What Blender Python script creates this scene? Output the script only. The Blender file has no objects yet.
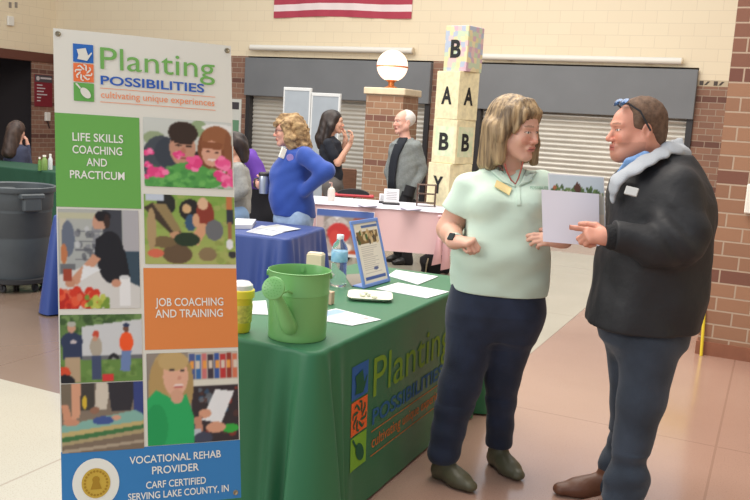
import bpy, math, random
import numpy as np
from mathutils import Vector, Matrix
random.seed(7); rng = np.random.default_rng(5)
SC = bpy.context.scene; COL = SC.collection
SC.view_settings.view_transform = 'Standard'; SC.view_settings.look = 'None'
SC.view_settings.gamma = 1; SC.view_settings.use_curve_mapping = False
SC.view_settings.exposure = 0.0
PI = math.pi
# ------------------------------------------------------------------ camera
FPX = 850.0; EYE = 1.6; YAW = math.radians(25)
_roll = math.atan(.058); _pitch = math.atan((250-118)*math.cos(_roll)/FPX)
FW = np.array([-math.sin(YAW)*math.cos(_pitch), math.cos(YAW)*math.cos(_pitch), -math.sin(_pitch)])
_rt = np.array([math.cos(YAW), math.sin(YAW), 0]); _up = np.cross(_rt, FW)
RT = _rt*math.cos(_roll)+_up*math.sin(_roll); UP = _up*math.cos(_roll)-_rt*math.sin(_roll)
CP = np.array([0, 0, EYE]); FH = np.array([-math.sin(YAW), math.cos(YAW), 0])
cd = bpy.data.cameras.new('camera'); cd.sensor_width = 36; cd.lens = FPX*36/750; cd.clip_end = 200
cam = bpy.data.objects.new('camera', cd); COL.objects.link(cam); SC.camera = cam
cam.matrix_world = Matrix(((RT[0], UP[0], -FW[0], 0), (RT[1], UP[1], -FW[1], 0), (RT[2], UP[2], -FW[2], EYE), (0, 0, 0, 1)))
def ray(px, py): return FW+RT*((px-375)/FPX)-UP*((py-250)/FPX)
def onz(px, py, z=0): v = ray(px, py); return CP+v*((z-EYE)/v[2])
def ony(px, py, Y): v = ray(px, py); return CP+v*(Y/v[1])
def onx(px, py, X): v = ray(px, py); return CP+v*(X/v[0])
def at(px, py, d): return CP+ray(px, py)*d
# ------------------------------------------------------------------ helpers
def lin(c):
    c = [v/255 for v in c]
    return tuple((v/12.92 if v <= .04045 else ((v+.055)/1.055)**2.4) for v in c)
def tag(o, label, cat, group=None):
    o['label'] = label; o['category'] = cat
    if group: o['group'] = group
    return o
def struct(o): o['kind'] = 'structure'; return o
def empty(name, loc=(0, 0, 0), rz=0.0):
    o = bpy.data.objects.new(name, None); COL.objects.link(o); o.location = loc; o.rotation_euler = (0, 0, rz)
    o.empty_display_size = .1; return o
def link(name, me, m=None, parent=None, loc=None, rz=0.0):
    o = bpy.data.objects.new(name, me); COL.objects.link(o)
    if m is not None:
        if isinstance(m, (list, tuple)):
            for q in m: me.materials.append(q)
        else: me.materials.append(m)
    if parent is not None: o.parent = parent
    if loc is not None: o.location = loc
    if rz: o.rotation_euler = (0, 0, rz)
    return o
MATS = {}
def mat(name, rgb, rough=.6, bump=0, bscale=60, var=0, vscale=8, metal=0, spec=.5, sheen=0, stretch=(1, 1, 1), rgb2=None, emit=0, trans=0, alpha=1, ior=1.45, attr=None):
    if name in MATS: return MATS[name]
    m = bpy.data.materials.new(name); m.use_nodes = True; n = m.node_tree.nodes; l = m.node_tree.links
    b = n['Principled BSDF']; c = lin(rgb)+(1,)
    b.inputs['Base Color'].default_value = c; b.inputs['Roughness'].default_value = rough; b.inputs['Metallic'].default_value = metal
    b.inputs['Specular IOR Level'].default_value = spec; b.inputs['Sheen Weight'].default_value = sheen
    b.inputs['Transmission Weight'].default_value = trans; b.inputs['Alpha'].default_value = alpha; b.inputs['IOR'].default_value = ior
    if emit: b.inputs['Emission Color'].default_value = c; b.inputs['Emission Strength'].default_value = emit
    tc = n.new('ShaderNodeTexCoord'); mp = n.new('ShaderNodeMapping'); mp.inputs['Scale'].default_value = stretch
    l.new(tc.outputs['Object'], mp.inputs['Vector'])
    src = None
    if attr:
        a = n.new('ShaderNodeAttribute'); a.attribute_name = attr; src = a.outputs['Color']; l.new(src, b.inputs['Base Color'])
    if var or rgb2:
        t = n.new('ShaderNodeTexNoise'); t.inputs['Scale'].default_value = vscale; t.inputs['Detail'].default_value = 4
        l.new(mp.outputs[0], t.inputs['Vector'])
        r = n.new('ShaderNodeValToRGB'); l.new(t.outputs['Fac'], r.inputs['Fac'])
        if rgb2: ca, cb = lin(rgb), lin(rgb2)
        else: ca = tuple(v*(1-var) for v in lin(rgb)); cb = tuple(min(1, v*(1+var)) for v in lin(rgb))
        r.color_ramp.elements[0].position = .35; r.color_ramp.elements[1].position = .65
        r.color_ramp.elements[0].color = ca+(1,); r.color_ramp.elements[1].color = cb+(1,)
        l.new(r.outputs['Color'], b.inputs['Base Color'])
    if bump:
        t = n.new('ShaderNodeTexNoise'); t.inputs['Scale'].default_value = bscale; t.inputs['Detail'].default_value = 3
        l.new(mp.outputs[0], t.inputs['Vector'])
        bp = n.new('ShaderNodeBump'); bp.inputs['Strength'].default_value = bump; bp.inputs['Distance'].default_value = .01
        l.new(t.outputs['Fac'], bp.inputs['Height']); l.new(bp.outputs['Normal'], b.inputs['Normal'])
    MATS[name] = m; return m
class MB:
    """collects boxes, tubes and lathes into one mesh"""
    def __init__(s): s.v = []; s.f = []; s.mi = []
    def add(s, v, f, mi=0):
        k = len(s.v); s.v += [tuple(map(float, q)) for q in v]; s.f += [tuple(i+k for i in q) for q in f]; s.mi += [mi]*len(f); return s
    def box(s, lo, hi, bev=0, M=None, mi=0):
        lo = list(lo); hi = list(hi); b = min(bev, *(abs(hi[i]-lo[i])*.49 for i in range(3))) if bev else 0
        if not b:
            v = [(x, y, z) for x in (lo[0], hi[0]) for y in (lo[1], hi[1]) for z in (lo[2], hi[2])]
            f = [(0, 1, 3, 2), (4, 6, 7, 5), (0, 4, 5, 1), (2, 3, 7, 6), (0, 2, 6, 4), (1, 5, 7, 3)]
        else:
            v = []; idx = {}
            for c in ((a, bb, cc) for a in (0, 1) for bb in (0, 1) for cc in (0, 1)):
                for ax in range(3):
                    p = []
                    for k in range(3):
                        e = (lo, hi)[c[k]][k]
                        p.append(e if k == ax else e+(b if c[k] == 0 else -b))
                    idx[c+(ax,)] = len(v); v.append(tuple(p))
            f = []
            for ax in range(3):
                o = [k for k in range(3) if k != ax]
                for side in (0, 1):
                    q = []
                    for (p, r) in ((0, 0), (1, 0), (1, 1), (0, 1)):
                        c = [0, 0, 0]; c[ax] = side; c[o[0]] = p; c[o[1]] = r; q.append(idx[tuple(c)+(ax,)])
                    flip = (side == 0) ^ (ax == 1)
                    f.append(tuple(reversed(q)) if flip else tuple(q))
                for (p, r) in ((0, 0), (0, 1), (1, 0), (1, 1)):
                    c0 = [0, 0, 0]; c1 = [0, 0, 0]; c0[ax] = 0; c1[ax] = 1
                    for c in (c0, c1): c[o[0]] = p; c[o[1]] = r
                    c0 = tuple(c0); c1 = tuple(c1)
                    f.append((idx[c0+(o[0],)], idx[c1+(o[0],)], idx[c1+(o[1],)], idx[c0+(o[1],)]))
            for c in ((a, bb, cc) for a in (0, 1) for bb in (0, 1) for cc in (0, 1)):
                f.append((idx[c+(0,)], idx[c+(1,)], idx[c+(2,)]))
        if M is not None: v = [tuple(M @ Vector(q)) for q in v]
        return s.add(v, f, mi)
    def tube(s, pts, r, n=10, mi=0, cap=True, ell=None):
        pts = [np.array(p, float) for p in pts]; rs = r if isinstance(r, (list, tuple)) else [r]*len(pts)
        v = []; f = []; prev = None
        for i, p in enumerate(pts):
            t = pts[min(i+1, len(pts)-1)]-pts[max(i-1, 0)]; t = t/(np.linalg.norm(t)+1e-9)
            if prev is None:
                a = np.array([0, 0, 1.]) if abs(t[2]) < .9 else np.array([1., 0, 0])
                u = np.cross(t, a)
            else: u = prev-t*(prev@t)
            u /= np.linalg.norm(u); prev = u; w = np.cross(t, u)
            for k in range(n):
                a = 2*PI*k/n; v.append(p+(u*math.cos(a)+w*math.sin(a)*(ell or 1))*rs[i])
        for i in range(len(pts)-1):
            for k in range(n): f.append((i*n+k, i*n+(k+1) % n, (i+1)*n+(k+1) % n, (i+1)*n+k))
        if cap: f.append(tuple(range(n-1, -1, -1))); f.append(tuple(range((len(pts)-1)*n, len(pts)*n)))
        return s.add(v, f, mi)
    def lathe(s, prof, c=(0, 0, 0), n=32, mi=0, M=None):
        v = []; f = []
        for (r, z) in prof:
            for k in range(n): a = 2*PI*k/n; v.append((r*math.cos(a), r*math.sin(a), z))
        for i in range(len(prof)-1):
            for k in range(n): f.append((i*n+k, i*n+(k+1) % n, (i+1)*n+(k+1) % n, (i+1)*n+k))
        if prof[0][0] > 1e-5: f.append(tuple(range(n-1, -1, -1)))
        if prof[-1][0] > 1e-5: f.append(tuple(range((len(prof)-1)*n, len(prof)*n)))
        if M is not None: v = [tuple(M @ Vector(q)) for q in v]
        v = [(a[0]+c[0], a[1]+c[1], a[2]+c[2]) for a in v]
        return s.add(v, f, mi)
    def poly(s, pts, mi=0): return s.add(pts, [tuple(range(len(pts)))], mi)
    def build(s, name, m, parent=None, smooth=False, loc=None, rz=0.0):
        me = bpy.data.meshes.new(name); me.from_pydata(s.v, [], s.f); me.update()
        if any(s.mi): me.polygons.foreach_set('material_index', s.mi)
        if smooth:
            me.polygons.foreach_set('use_smooth', [True]*len(me.polygons)); 
            try: me.set_sharp_from_angle(angle=math.radians(40))
            except Exception: pass
        return link(name, me, m, parent, loc, rz)
def fastmesh(name, V, Q, smooth=True):
    me = bpy.data.meshes.new(name); V = np.asarray(V, np.float32); Q = np.asarray(Q, np.int32); k = Q.shape[1]
    me.vertices.add(len(V)); me.vertices.foreach_set('co', V.ravel())
    me.loops.add(Q.size); me.loops.foreach_set('vertex_index', Q.ravel())
    me.polygons.add(len(Q)); me.polygons.foreach_set('loop_start', np.arange(0, Q.size, k, dtype=np.int32))
    me.polygons.foreach_set('use_smooth', np.full(len(Q), smooth))
    me.update(calc_edges=True); me.validate(); return me
def setcol(me, C, name='Col'):
    a = me.color_attributes.new(name, 'FLOAT_COLOR', 'POINT')
    C = np.asarray(C, np.float32)
    if C.shape[1] == 3: C = np.hstack([C, np.ones((len(C), 1), np.float32)])
    a.data.foreach_set('color', C.ravel())
# ------------------------------------------------------------------ text
def text2d(body, x0, x1, base, cap, bold=0.0):
    c = bpy.data.curves.new('txt', 'FONT'); c.body = body; c.size = 1; c.offset = bold; c.resolution_u = 4
    o = bpy.data.objects.new('txt', c); COL.objects.link(o); bpy.context.view_layer.update()
    me = bpy.data.meshes.new_from_object(o.evaluated_get(bpy.context.evaluated_depsgraph_get()))
    V = np.array([v.co[:2] for v in me.vertices]); Fc = [tuple(p.vertices) for p in me.polygons]
    bpy.data.objects.remove(o); bpy.data.curves.remove(c); bpy.data.meshes.remove(me)
    V[:, 0] = x0+(V[:, 0]-V[:, 0].min())/(np.ptp(V[:, 0]))*(x1-x0); V[:, 1] = base+V[:, 1]/V[:, 1].max()*cap
    return V, Fc
def flat(name, V, Fc, fn, m, parent, eps=.0015):
    """lay a flat print on a surface; fn(u, v, eps) gives the 3D point"""
    me = bpy.data.meshes.new(name); me.from_pydata([tuple(fn(a, b, eps)) for a, b in V], [], Fc); me.update()
    return link(name, me, m, parent)
def gridrect(x0, y0, x1, y1, nx=6, ny=6):
    V = [(x0+(x1-x0)*i/nx, y0+(y1-y0)*j/ny) for j in range(ny+1) for i in range(nx+1)]
    Fc = [(j*(nx+1)+i, j*(nx+1)+i+1, (j+1)*(nx+1)+i+1, (j+1)*(nx+1)+i) for j in range(ny) for i in range(nx)]
    return V, Fc
def ngon(pts): return list(pts), [tuple(range(len(pts)))]
def merge(parts):
    V = []; Fc = []
    for a, b in parts: k = len(V); V += [tuple(q) for q in a]; Fc += [tuple(i+k for i in q) for q in b]
    return V, Fc
def ellp(cx, cy, rx, ry, n=24, rot=0):
    return [(cx+rx*math.cos(a)*math.cos(rot)-ry*math.sin(a)*math.sin(rot), cy+rx*math.cos(a)*math.sin(rot)+ry*math.sin(a)*math.cos(rot)) for a in (2*PI*k/n for k in range(n))]
# printed pictures: a fine mesh whose point colours are the ink
class Pic:
    def __init__(s, w, h, bg=(128, 128, 128), bg2=None):
        s.w, s.h = w, h; s.y, s.x = np.mgrid[0:h, 0:w]; s.x = (s.x+.5)/w; s.y = (s.y+.5)/h
        s.a = np.zeros((h, w, 3)); bg2 = bg2 or bg; t = s.y[..., None]; s.a[:] = np.array(bg)*(1-t)+np.array(bg2)*t
    def put(s, m, c, al=1.0): s.a[m] = s.a[m]*(1-al)+np.array(c)*al; return s
    def e(s, cx, cy, rx, ry, c, rot=0, al=1.0):
        dx, dy = s.x-cx, s.y-cy; r = math.radians(rot); u = dx*math.cos(r)+dy*math.sin(r); v = -dx*math.sin(r)+dy*math.cos(r)
        return s.put((u/rx)**2+(v/ry)**2 < 1, c, al)
    def p(s, pts, c, al=1.0):
        m = np.zeros(s.x.shape, bool); n = len(pts)
        for i in range(n):
            (xa, ya), (xb, yb) = pts[i], pts[(i+1) % n]
            if ya == yb: continue
            q = ((ya > s.y) != (yb > s.y)) & (s.x < (xb-xa)*(s.y-ya)/(yb-ya)+xa); m ^= q
        return s.put(m, c, al)
    def r(s, x0, y0, x1, y1, c, al=1.0): return s.put((s.x >= x0) & (s.x < x1) & (s.y >= y0) & (s.y < y1), c, al)
    def dots(s, n, x0, y0, x1, y1, r, cols, al=1.0):
        for _ in range(n):
            k = r*rng.uniform(.6, 1.3); s.e(rng.uniform(x0, x1), rng.uniform(y0, y1), k, k, cols[int(rng.integers(len(cols)))], al=al)
        return s
    def noise(s, amp): s.a += rng.normal(0, amp, s.x.shape)[..., None]; return s
    def blur(s, n=1):
        for _ in range(n):
            b = np.pad(s.a, ((1, 1), (1, 1), (0, 0)), 'edge'); s.a = (b[:-2, 1:-1]+b[2:, 1:-1]+b[1:-1, :-2]+b[1:-1, 2:]+2*s.a)/6
        return s
    def place(s, name, x0, y0, x1, y1, fn, parent, gain=1.0, eps=.001):
        """(x0,y0) top left, (x1,y1) bottom right in surface units, v downward negative"""
        h, w = s.h, s.w; a = np.clip(s.a*gain, 0, 255)/255; a = np.where(a <= .04045, a/12.92, ((a+.055)/1.055)**2.4)
        V = []
        for j in range(h):
            for i in range(w): V.append(fn(x0+(x1-x0)*i/(w-1), y0+(y1-y0)*j/(h-1), eps))
        I = np.arange(h*w).reshape(h, w)
        Q = np.stack([I[1:, :-1].ravel(), I[1:, 1:].ravel(), I[:-1, 1:].ravel(), I[:-1, :-1].ravel()], 1)
        me = fastmesh(name, V, Q, False); setcol(me, a.reshape(-1, 3))
        return link(name, me, mat('printed_ink', (200, 200, 200), .5, attr='Col', spec=.3), parent)
# ------------------------------------------------------------------ implicit surfaces
def V3(*a): return np.array(a, np.float64)
def nrm(v): v = np.asarray(v, float); return v/(np.linalg.norm(v)+1e-12)
def axis(lo, hi, h, fine=()):
    """coordinate samples with finer steps in the fine=[(lo,hi,h)] ranges"""
    out = [lo]
    while out[-1] < hi:
        x = out[-1]; st = h
        for (a, b, hh) in fine:
            if a-hh <= x <= b: st = min(st, hh)
        out.append(x+st)
    return np.array(out, np.float32)
class Field:
    def __init__(s, lo, hi, h, fine=((), (), ())):
        s.ax = [axis(lo[i], hi[i], h, fine[i]) for i in range(3)]
        s.D = np.full([len(a) for a in s.ax], 1.0, np.float32)
    def sl(s, lo, hi):
        r = []
        for i in range(3):
            a = int(np.searchsorted(s.ax[i], lo[i])); b = int(np.searchsorted(s.ax[i], hi[i]))
            r.append(slice(max(a-1, 0), min(b+1, len(s.ax[i]))))
        return tuple(r)
    def grid(s, q): return [g.astype(np.float32) for g in np.meshgrid(s.ax[0][q[0]], s.ax[1][q[1]], s.ax[2][q[2]], indexing='ij', sparse=True)]
    def apply(s, lo, hi, fn, k=.01, op='u'):
        pad = k+.012; q = s.sl(np.minimum(lo, hi)-pad, np.maximum(lo, hi)+pad)
        if any(x.stop-x.start < 2 for x in q): return s
        d = fn(*s.grid(q)); a = s.D[q]
        if op == 'u':
            h = np.clip(.5+.5*(a-d)/k, 0, 1); s.D[q] = a+(d-a)*h-k*h*(1-h)
        else:
            d = -d; h = np.clip(.5-.5*(a-d)/k, 0, 1); s.D[q] = a+(d-a)*h+k*h*(1-h)
        return s
    def cone(s, a, b, ra, rb, k=.012, op='u', w=None, sx=1, sy=1):
        a = np.asarray(a, float); b = np.asarray(b, float); ab = b-a; L2 = ab@ab+1e-9
        R = max(ra, rb)*max(sx, sy, 1)
        if w is not None:
            t_ = ab/math.sqrt(L2); w_ = nrm(np.asarray(w, float)-t_*(np.asarray(w, float)@t_)); n_ = np.cross(t_, w_)
        def fn(x, y, z):
            px, py, pz = x-a[0], y-a[1], z-a[2]
            t = np.clip((px*ab[0]+py*ab[1]+pz*ab[2])/L2, 0, 1); qx, qy, qz = px-t*ab[0], py-t*ab[1], pz-t*ab[2]
            r = ra+(rb-ra)*t
            if w is None: return np.sqrt(qx*qx+qy*qy+qz*qz)-r
            u = qx*w_[0]+qy*w_[1]+qz*w_[2]; v = qx*n_[0]+qy*n_[1]+qz*n_[2]; c = qx*t_[0]+qy*t_[1]+qz*t_[2]
            return (np.sqrt((u/sx)**2+(v/sy)**2+c*c)-r)*min(sx, sy, 1)
        return s.apply(np.minimum(a, b)-R, np.maximum(a, b)+R, fn, k, op)
    def ell(s, c, r, M=None, k=.012, op='u'):
        c = np.asarray(c, float); r = np.asarray(r, float); R = r.max()*1.0
        def fn(x, y, z):
            p = [x-c[0], y-c[1], z-c[2]]
            if M is not None: p = [M[0][i]*p[0]+M[1][i]*p[1]+M[2][i]*p[2] for i in range(3)]
            k0 = np.sqrt((p[0]/r[0])**2+(p[1]/r[1])**2+(p[2]/r[2])**2); k1 = np.sqrt((p[0]/r[0]**2)**2+(p[1]/r[1]**2)**2+(p[2]/r[2]**2)**2)+1e-6
            return k0*(k0-1)/k1
        return s.apply(c-R, c+R, fn, k, op)
    def stack(s, secs, k=.02, op='u', p=2.3, cap=(1, 1)):
        """secs: (z, cx, cy, rx, ry, yaw) from low to high"""
        S = np.array(secs, float); z0, z1 = S[0, 0], S[-1, 0]; R = S[:, 3:5].max()
        def fn(x, y, z):
            I = [np.interp(np.clip(z, z0, z1), S[:, 0], S[:, i]).astype(np.float32) for i in range(1, 6)]
            u, v = x-I[0], y-I[1]; c, sn = np.cos(I[4]), np.sin(I[4]); a = np.abs(u*c+v*sn)/I[2]; b = np.abs(-u*sn+v*c)/I[3]
            d = ((a**p+b**p)**(1/p)-1)*np.minimum(I[2], I[3]); dz = np.maximum(z0-z, z-z1)
            return np.where((d > 0) & (dz > 0), np.sqrt(np.maximum(d, 0)**2+np.maximum(dz, 0)**2), np.maximum(d, dz))
        lo = np.array([S[:, 1].min()-R, S[:, 2].min()-R, z0]); hi = np.array([S[:, 1].max()+R, S[:, 2].max()+R, z1])
        return s.apply(lo, hi, fn, k, op)
    def half(s, p, n, k=.004):
        """cut away the side n points to"""
        n = nrm(n); g = s.grid((slice(None),)*3); d = (g[0]-p[0])*n[0]+(g[1]-p[1])*n[1]+(g[2]-p[2])*n[2]
        h = np.clip(.5-.5*(s.D-d)/k, 0, 1); s.D = (s.D+(d-s.D)*h+k*h*(1-h)).astype(np.float32); return s
    def wrinkle(s, amp, fr, seed=0, zr=None, stretch=(1, 1, 1)):
        r = np.random.default_rng(seed); q = (slice(None),)*3
        if zr: q = s.sl((-9, -9, zr[0]), (9, 9, zr[1]))
        g = s.grid(q); n = 0
        wx = .03*np.sin(g[2]*14+g[0]*9); 
        for i in range(6):
            d = nrm(r.normal(size=3)*np.array(stretch))*fr*r.uniform(.6, 1.6); n = n+np.sin((g[0]+wx)*d[0]+g[1]*d[1]+g[2]*d[2]+r.uniform(0, 6.28))
        m = np.abs(s.D[q]) < .05
        s.D[q] = np.where(m, s.D[q]+amp*n/2.4, s.D[q]); return s
    def mesh(s, name):
        D = s.D; X, Y, Z = s.ax; I = D < 0; nx, ny, nz = D.shape
        cnt = np.zeros((nx-1, ny-1, nz-1), np.uint8); C = [(a, b, c) for a in (0, 1) for b in (0, 1) for c in (0, 1)]
        for a, b, c in C: cnt += I[a:nx-1+a, b:ny-1+b, c:nz-1+c]
        act = np.argwhere((cnt > 0) & (cnt < 8)); idx = np.full(cnt.shape, -1, np.int32); idx[tuple(act.T)] = np.arange(len(act))
        P = np.zeros((len(act), 3)); W = np.zeros(len(act))
        for a in C:
            for ax in range(3):
                if a[ax]: continue
                b = list(a); b[ax] = 1
                i0 = act+a; i1 = act+b; d0 = D[tuple(i0.T)]; d1 = D[tuple(i1.T)]; m = (d0 < 0) != (d1 < 0)
                t = np.where(m, d0/(np.where(m, d0-d1, 1)), 0)
                p0 = np.stack([X[i0[:, 0]], Y[i0[:, 1]], Z[i0[:, 2]]], 1); p1 = np.stack([X[i1[:, 0]], Y[i1[:, 1]], Z[i1[:, 2]]], 1)
                P += np.where(m[:, None], p0+(p1-p0)*t[:, None], 0); W += m
        P /= W[:, None]; Q = []
        for ax in range(3):
            o = [(ax+1) % 3, (ax+2) % 3]
            s0 = [slice(None)]*3; s1 = [slice(None)]*3; s0[ax] = slice(0, -1); s1[ax] = slice(1, None)
            for k in o: s0[k] = s1[k] = slice(1, -1)
            A = I[tuple(s0)]; B = I[tuple(s1)]
            for inside, fl in ((A & ~B, False), (~A & B, True)):
                e = np.argwhere(inside)
                for k in o: e[:, k] += 1
                if not len(e): continue
                c = []
                for (u, v) in ((0, 0), (-1, 0), (-1, -1), (0, -1)):
                    f = e.copy(); f[:, o[0]] += u; f[:, o[1]] += v; c.append(idx[tuple(f.T)])
                q = np.stack(c, 1); Q.append(q if not fl else q[:, ::-1])
        return fastmesh(name, P, np.vstack(Q))
    def build(s, name, m, parent=None, loc=None, rz=0.0, col=None):
        me = s.mesh(name)
        if col is not None:
            n = len(me.vertices); P = np.empty(n*3, np.float32); me.vertices.foreach_get('co', P); setcol(me, col(P.reshape(-1, 3)))
        return link(name, me, m, parent, loc, rz)
# ------------------------------------------------------------------ room materials
def brickmat(name, c1, c2, mortar, bw, rh, msize, zoff=0.0, darkrow=None, dark=(96, 66, 58), above=None, abovec=None, rough=.75, bump=.5, flatvar=0.0):
    m = bpy.data.materials.new(name); m.use_nodes = True; n = m.node_tree.nodes; l = m.node_tree.links; b = n['Principled BSDF']
    b.inputs['Roughness'].default_value = rough; b.inputs['Specular IOR Level'].default_value = .35
    tc = n.new('ShaderNodeTexCoord'); sp = n.new('ShaderNodeSeparateXYZ'); l.new(tc.outputs['Object'], sp.inputs[0])
    def math_(op, a, bb=None, cc=None):
        q = n.new('ShaderNodeMath'); q.operation = op
        for i, v in enumerate((a, bb, cc)):
            if v is None: continue
            if isinstance(v, (int, float)): q.inputs[i].default_value = v
            else: l.new(v, q.inputs[i])
        return q.outputs[0]
    u = math_('ADD', sp.outputs[0], sp.outputs[1]); v = math_('ADD', sp.outputs[2], -zoff)
    cb = n.new('ShaderNodeCombineXYZ'); l.new(u, cb.inputs[0]); l.new(v, cb.inputs[1])
    br = n.new('ShaderNodeTexBrick'); l.new(cb.outputs[0], br.inputs['Vector'])
    br.inputs['Scale'].default_value = 1; br.inputs['Brick Width'].default_value = bw; br.inputs['Row Height'].default_value = rh
    br.inputs['Mortar Size'].default_value = msize; br.inputs['Mortar Smooth'].default_value = .3; br.inputs['Bias'].default_value = 0
    br.inputs['Color1'].default_value = lin(c1)+(1,); br.inputs['Color2'].default_value = lin(c2)+(1,); br.inputs['Mortar'].default_value = lin(mortar)+(1,)
    col = br.outputs['Color']; notm = math_('SUBTRACT', 1.0, br.outputs['Fac'])
    def over(fac, c):
        nonlocal col
        mx = n.new('ShaderNodeMix'); mx.data_type = 'RGBA'; l.new(fac, mx.inputs[0]); l.new(col, mx.inputs[6]); mx.inputs[7].default_value = lin(c)+(1,); col = mx.outputs[2]
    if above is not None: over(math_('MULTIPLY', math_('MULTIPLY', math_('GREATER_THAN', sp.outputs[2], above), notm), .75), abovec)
    if darkrow:
        row = math_('FLOOR', math_('DIVIDE', v, rh)); k = math_('FLOORED_MODULO', row, float(darkrow[0]))
        over(math_('MULTIPLY', math_('MULTIPLY', math_('COMPARE', k, float(darkrow[1]), .25), notm), .85), dark)
    l.new(col, b.inputs['Base Color'])
    ns = n.new('ShaderNodeTexNoise'); ns.inputs['Scale'].default_value = 35; l.new(tc.outputs['Object'], ns.inputs['Vector'])
    h = math_('ADD', math_('MULTIPLY', notm, 1.0), math_('MULTIPLY', ns.outputs['Fac'], .25))
    bp = n.new('ShaderNodeBump'); bp.inputs['Strength'].default_value = bump; bp.inputs['Distance'].default_value = .008
    l.new(h, bp.inputs['Height']); l.new(bp.outputs['Normal'], b.inputs['Normal'])
    return m
def floormat():
    m = bpy.data.materials.new('terrazzo'); m.use_nodes = True; n = m.node_tree.nodes; l = m.node_tree.links; b = n['Principled BSDF']
    tc = n.new('ShaderNodeTexCoord'); sp = n.new('ShaderNodeSeparateXYZ'); l.new(tc.outputs['Object'], sp.inputs[0])
    def M(op, a, bb=None, cc=None):
        q = n.new('ShaderNodeMath'); q.operation = op
        for i, v in enumerate((a, bb, cc)):
            if v is None: continue
            if isinstance(v, (int, float)): q.inputs[i].default_value = v
            else: l.new(v, q.inputs[i])
        return q.outputs[0]
    X, Y = sp.outputs[0], sp.outputs[1]
    # cream aisle: x in (-3.6,-1.45) up to y 11.1, and y < 3.36 left of the display table
    a = M('MULTIPLY', M('LESS_THAN', X, -1.45), M('MULTIPLY', M('GREATER_THAN', X, -4.75), M('MULTIPLY', M('LESS_THAN', Y, 11.1), M('GREATER_THAN', Y, 5.0))))
    c = M('MULTIPLY', M('LESS_THAN', X, -1.45), M('LESS_THAN', Y, 3.36))
    cream = M('MAXIMUM', a, c)
    nz = n.new('ShaderNodeTexNoise'); nz.inputs['Scale'].default_value = 1.1; nz.inputs['Detail'].default_value = 5; l.new(tc.outputs['Object'], nz.inputs['Vector'])
    fz = n.new('ShaderNodeTexNoise'); fz.inputs['Scale'].default_value = 160; l.new(tc.outputs['Object'], fz.inputs['Vector'])
    def mix(f, A, B):
        q = n.new('ShaderNodeMix'); q.data_type = 'RGBA'
        if isinstance(f, (int, float)): q.inputs[0].default_value = f
        else: l.new(f, q.inputs[0])
        for i, v in ((6, A), (7, B)):
            if isinstance(v, tuple): q.inputs[i].default_value = lin(v)+(1,)
            else: l.new(v, q.inputs[i])
        return q.outputs[2]
    tan = mix(nz.outputs['Fac'], (162, 128, 112), (184, 150, 134))
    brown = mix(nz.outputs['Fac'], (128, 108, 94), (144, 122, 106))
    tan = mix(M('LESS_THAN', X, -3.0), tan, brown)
    base = mix(cream, tan, mix(nz.outputs['Fac'], (178, 172, 156), (196, 190, 174)))
    base = mix(M('MULTIPLY', M('GREATER_THAN', fz.outputs['Fac'], .6), .25), base, (120, 95, 80))
    def joint(C, off, per=1.32):   # thin metal divider strips on a 1.32 m grid
        return M('LESS_THAN', M('ABSOLUTE', M('SUBTRACT', M('FLOORED_MODULO', M('ADD', C, off), per), per/2)), .006)
    j = M('MAXIMUM', joint(X, .13+.66), joint(Y, -4.65+1.32+2.64*4, 2.64))
    base = mix(M('MULTIPLY', j, .35), base, (120, 90, 75))
    l.new(base, b.inputs['Base Color']); b.inputs['Specular IOR Level'].default_value = .6
    rr = M('ADD', M('MULTIPLY', nz.outputs['Fac'], .12), .14); l.new(rr, b.inputs['Roughness'])
    b.inputs['Coat Weight'].default_value = .6; b.inputs['Coat Roughness'].default_value = .16
    return m
M_CREAM = brickmat('cream_block', (238, 222, 192), (236, 219, 189), (224, 207, 178), .4, .2, .005, rough=.4, bump=.15)
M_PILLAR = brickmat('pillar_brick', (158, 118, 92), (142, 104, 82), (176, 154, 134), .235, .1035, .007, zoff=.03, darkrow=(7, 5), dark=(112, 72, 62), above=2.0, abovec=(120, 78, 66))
M_PIER = brickmat('pier_brick', (152, 114, 94), (138, 102, 86), (166, 144, 126), .235, .1035, .008, zoff=-.02, darkrow=(7, 0), dark=(105, 70, 62))
M_COLUMN = brickmat('column_brick', (162, 126, 100), (146, 110, 88), (178, 158, 138), .235, .1035, .008, zoff=.0, darkrow=(7, 1), dark=(118, 80, 72))
M_PAINT = mat('grey_painted_metal', (118, 120, 123), .5, var=.05, vscale=1.5)
M_SLAT = mat('shutter_metal', (205, 200, 190), .38, metal=.35, var=.05, vscale=2)
M_DARKM = mat('dark_metal', (58, 56, 58), .45, metal=.3)
M_WHITE = mat('white_enamel', (236, 232, 222), .4)
M_TRIMW = mat('glazed_cap', (222, 205, 176), .5, var=.06)
# ------------------------------------------------------------------ room shell
YW = 14.9; XL = -15.34
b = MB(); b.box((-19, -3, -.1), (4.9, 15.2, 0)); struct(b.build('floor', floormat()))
b = MB()   # cream block wall above the shutters, with the clerestory opening
wx0, wx1, wz0, wz1 = -5.9, 2.6, 4.02, 6.4
b.box((XL, YW, 2.7), (wx0, YW+.3, 7)); b.box((wx0, YW, 2.7), (wx1, YW+.3, wz0)); b.box((wx0, YW, wz1), (wx1, YW+.3, 7)); b.box((wx1, YW, 2.7), (4.6, YW+.3, 7))
struct(b.build('wall_back', M_CREAM))
def pier(name, x0, x1, y0=YW, z1=2.7, dz=0): q = MB(); q.box((x0, y0, 0), (x1, YW+.3, z1)); return struct(q.build(name, M_PIER))
pier('wall_back_brick', XL, -10.05); pier('wall_back_brick', -5.98, -5.08); pier('wall_back_brick', -1.36, 4.6, z1=2.41)
b = MB(); b.box((-1.36, YW, 2.41), (4.6, YW+.3, 2.51), mi=1); b.box((-1.36, YW, 2.51), (4.6, YW+.3, 2.7), mi=0)
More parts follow.
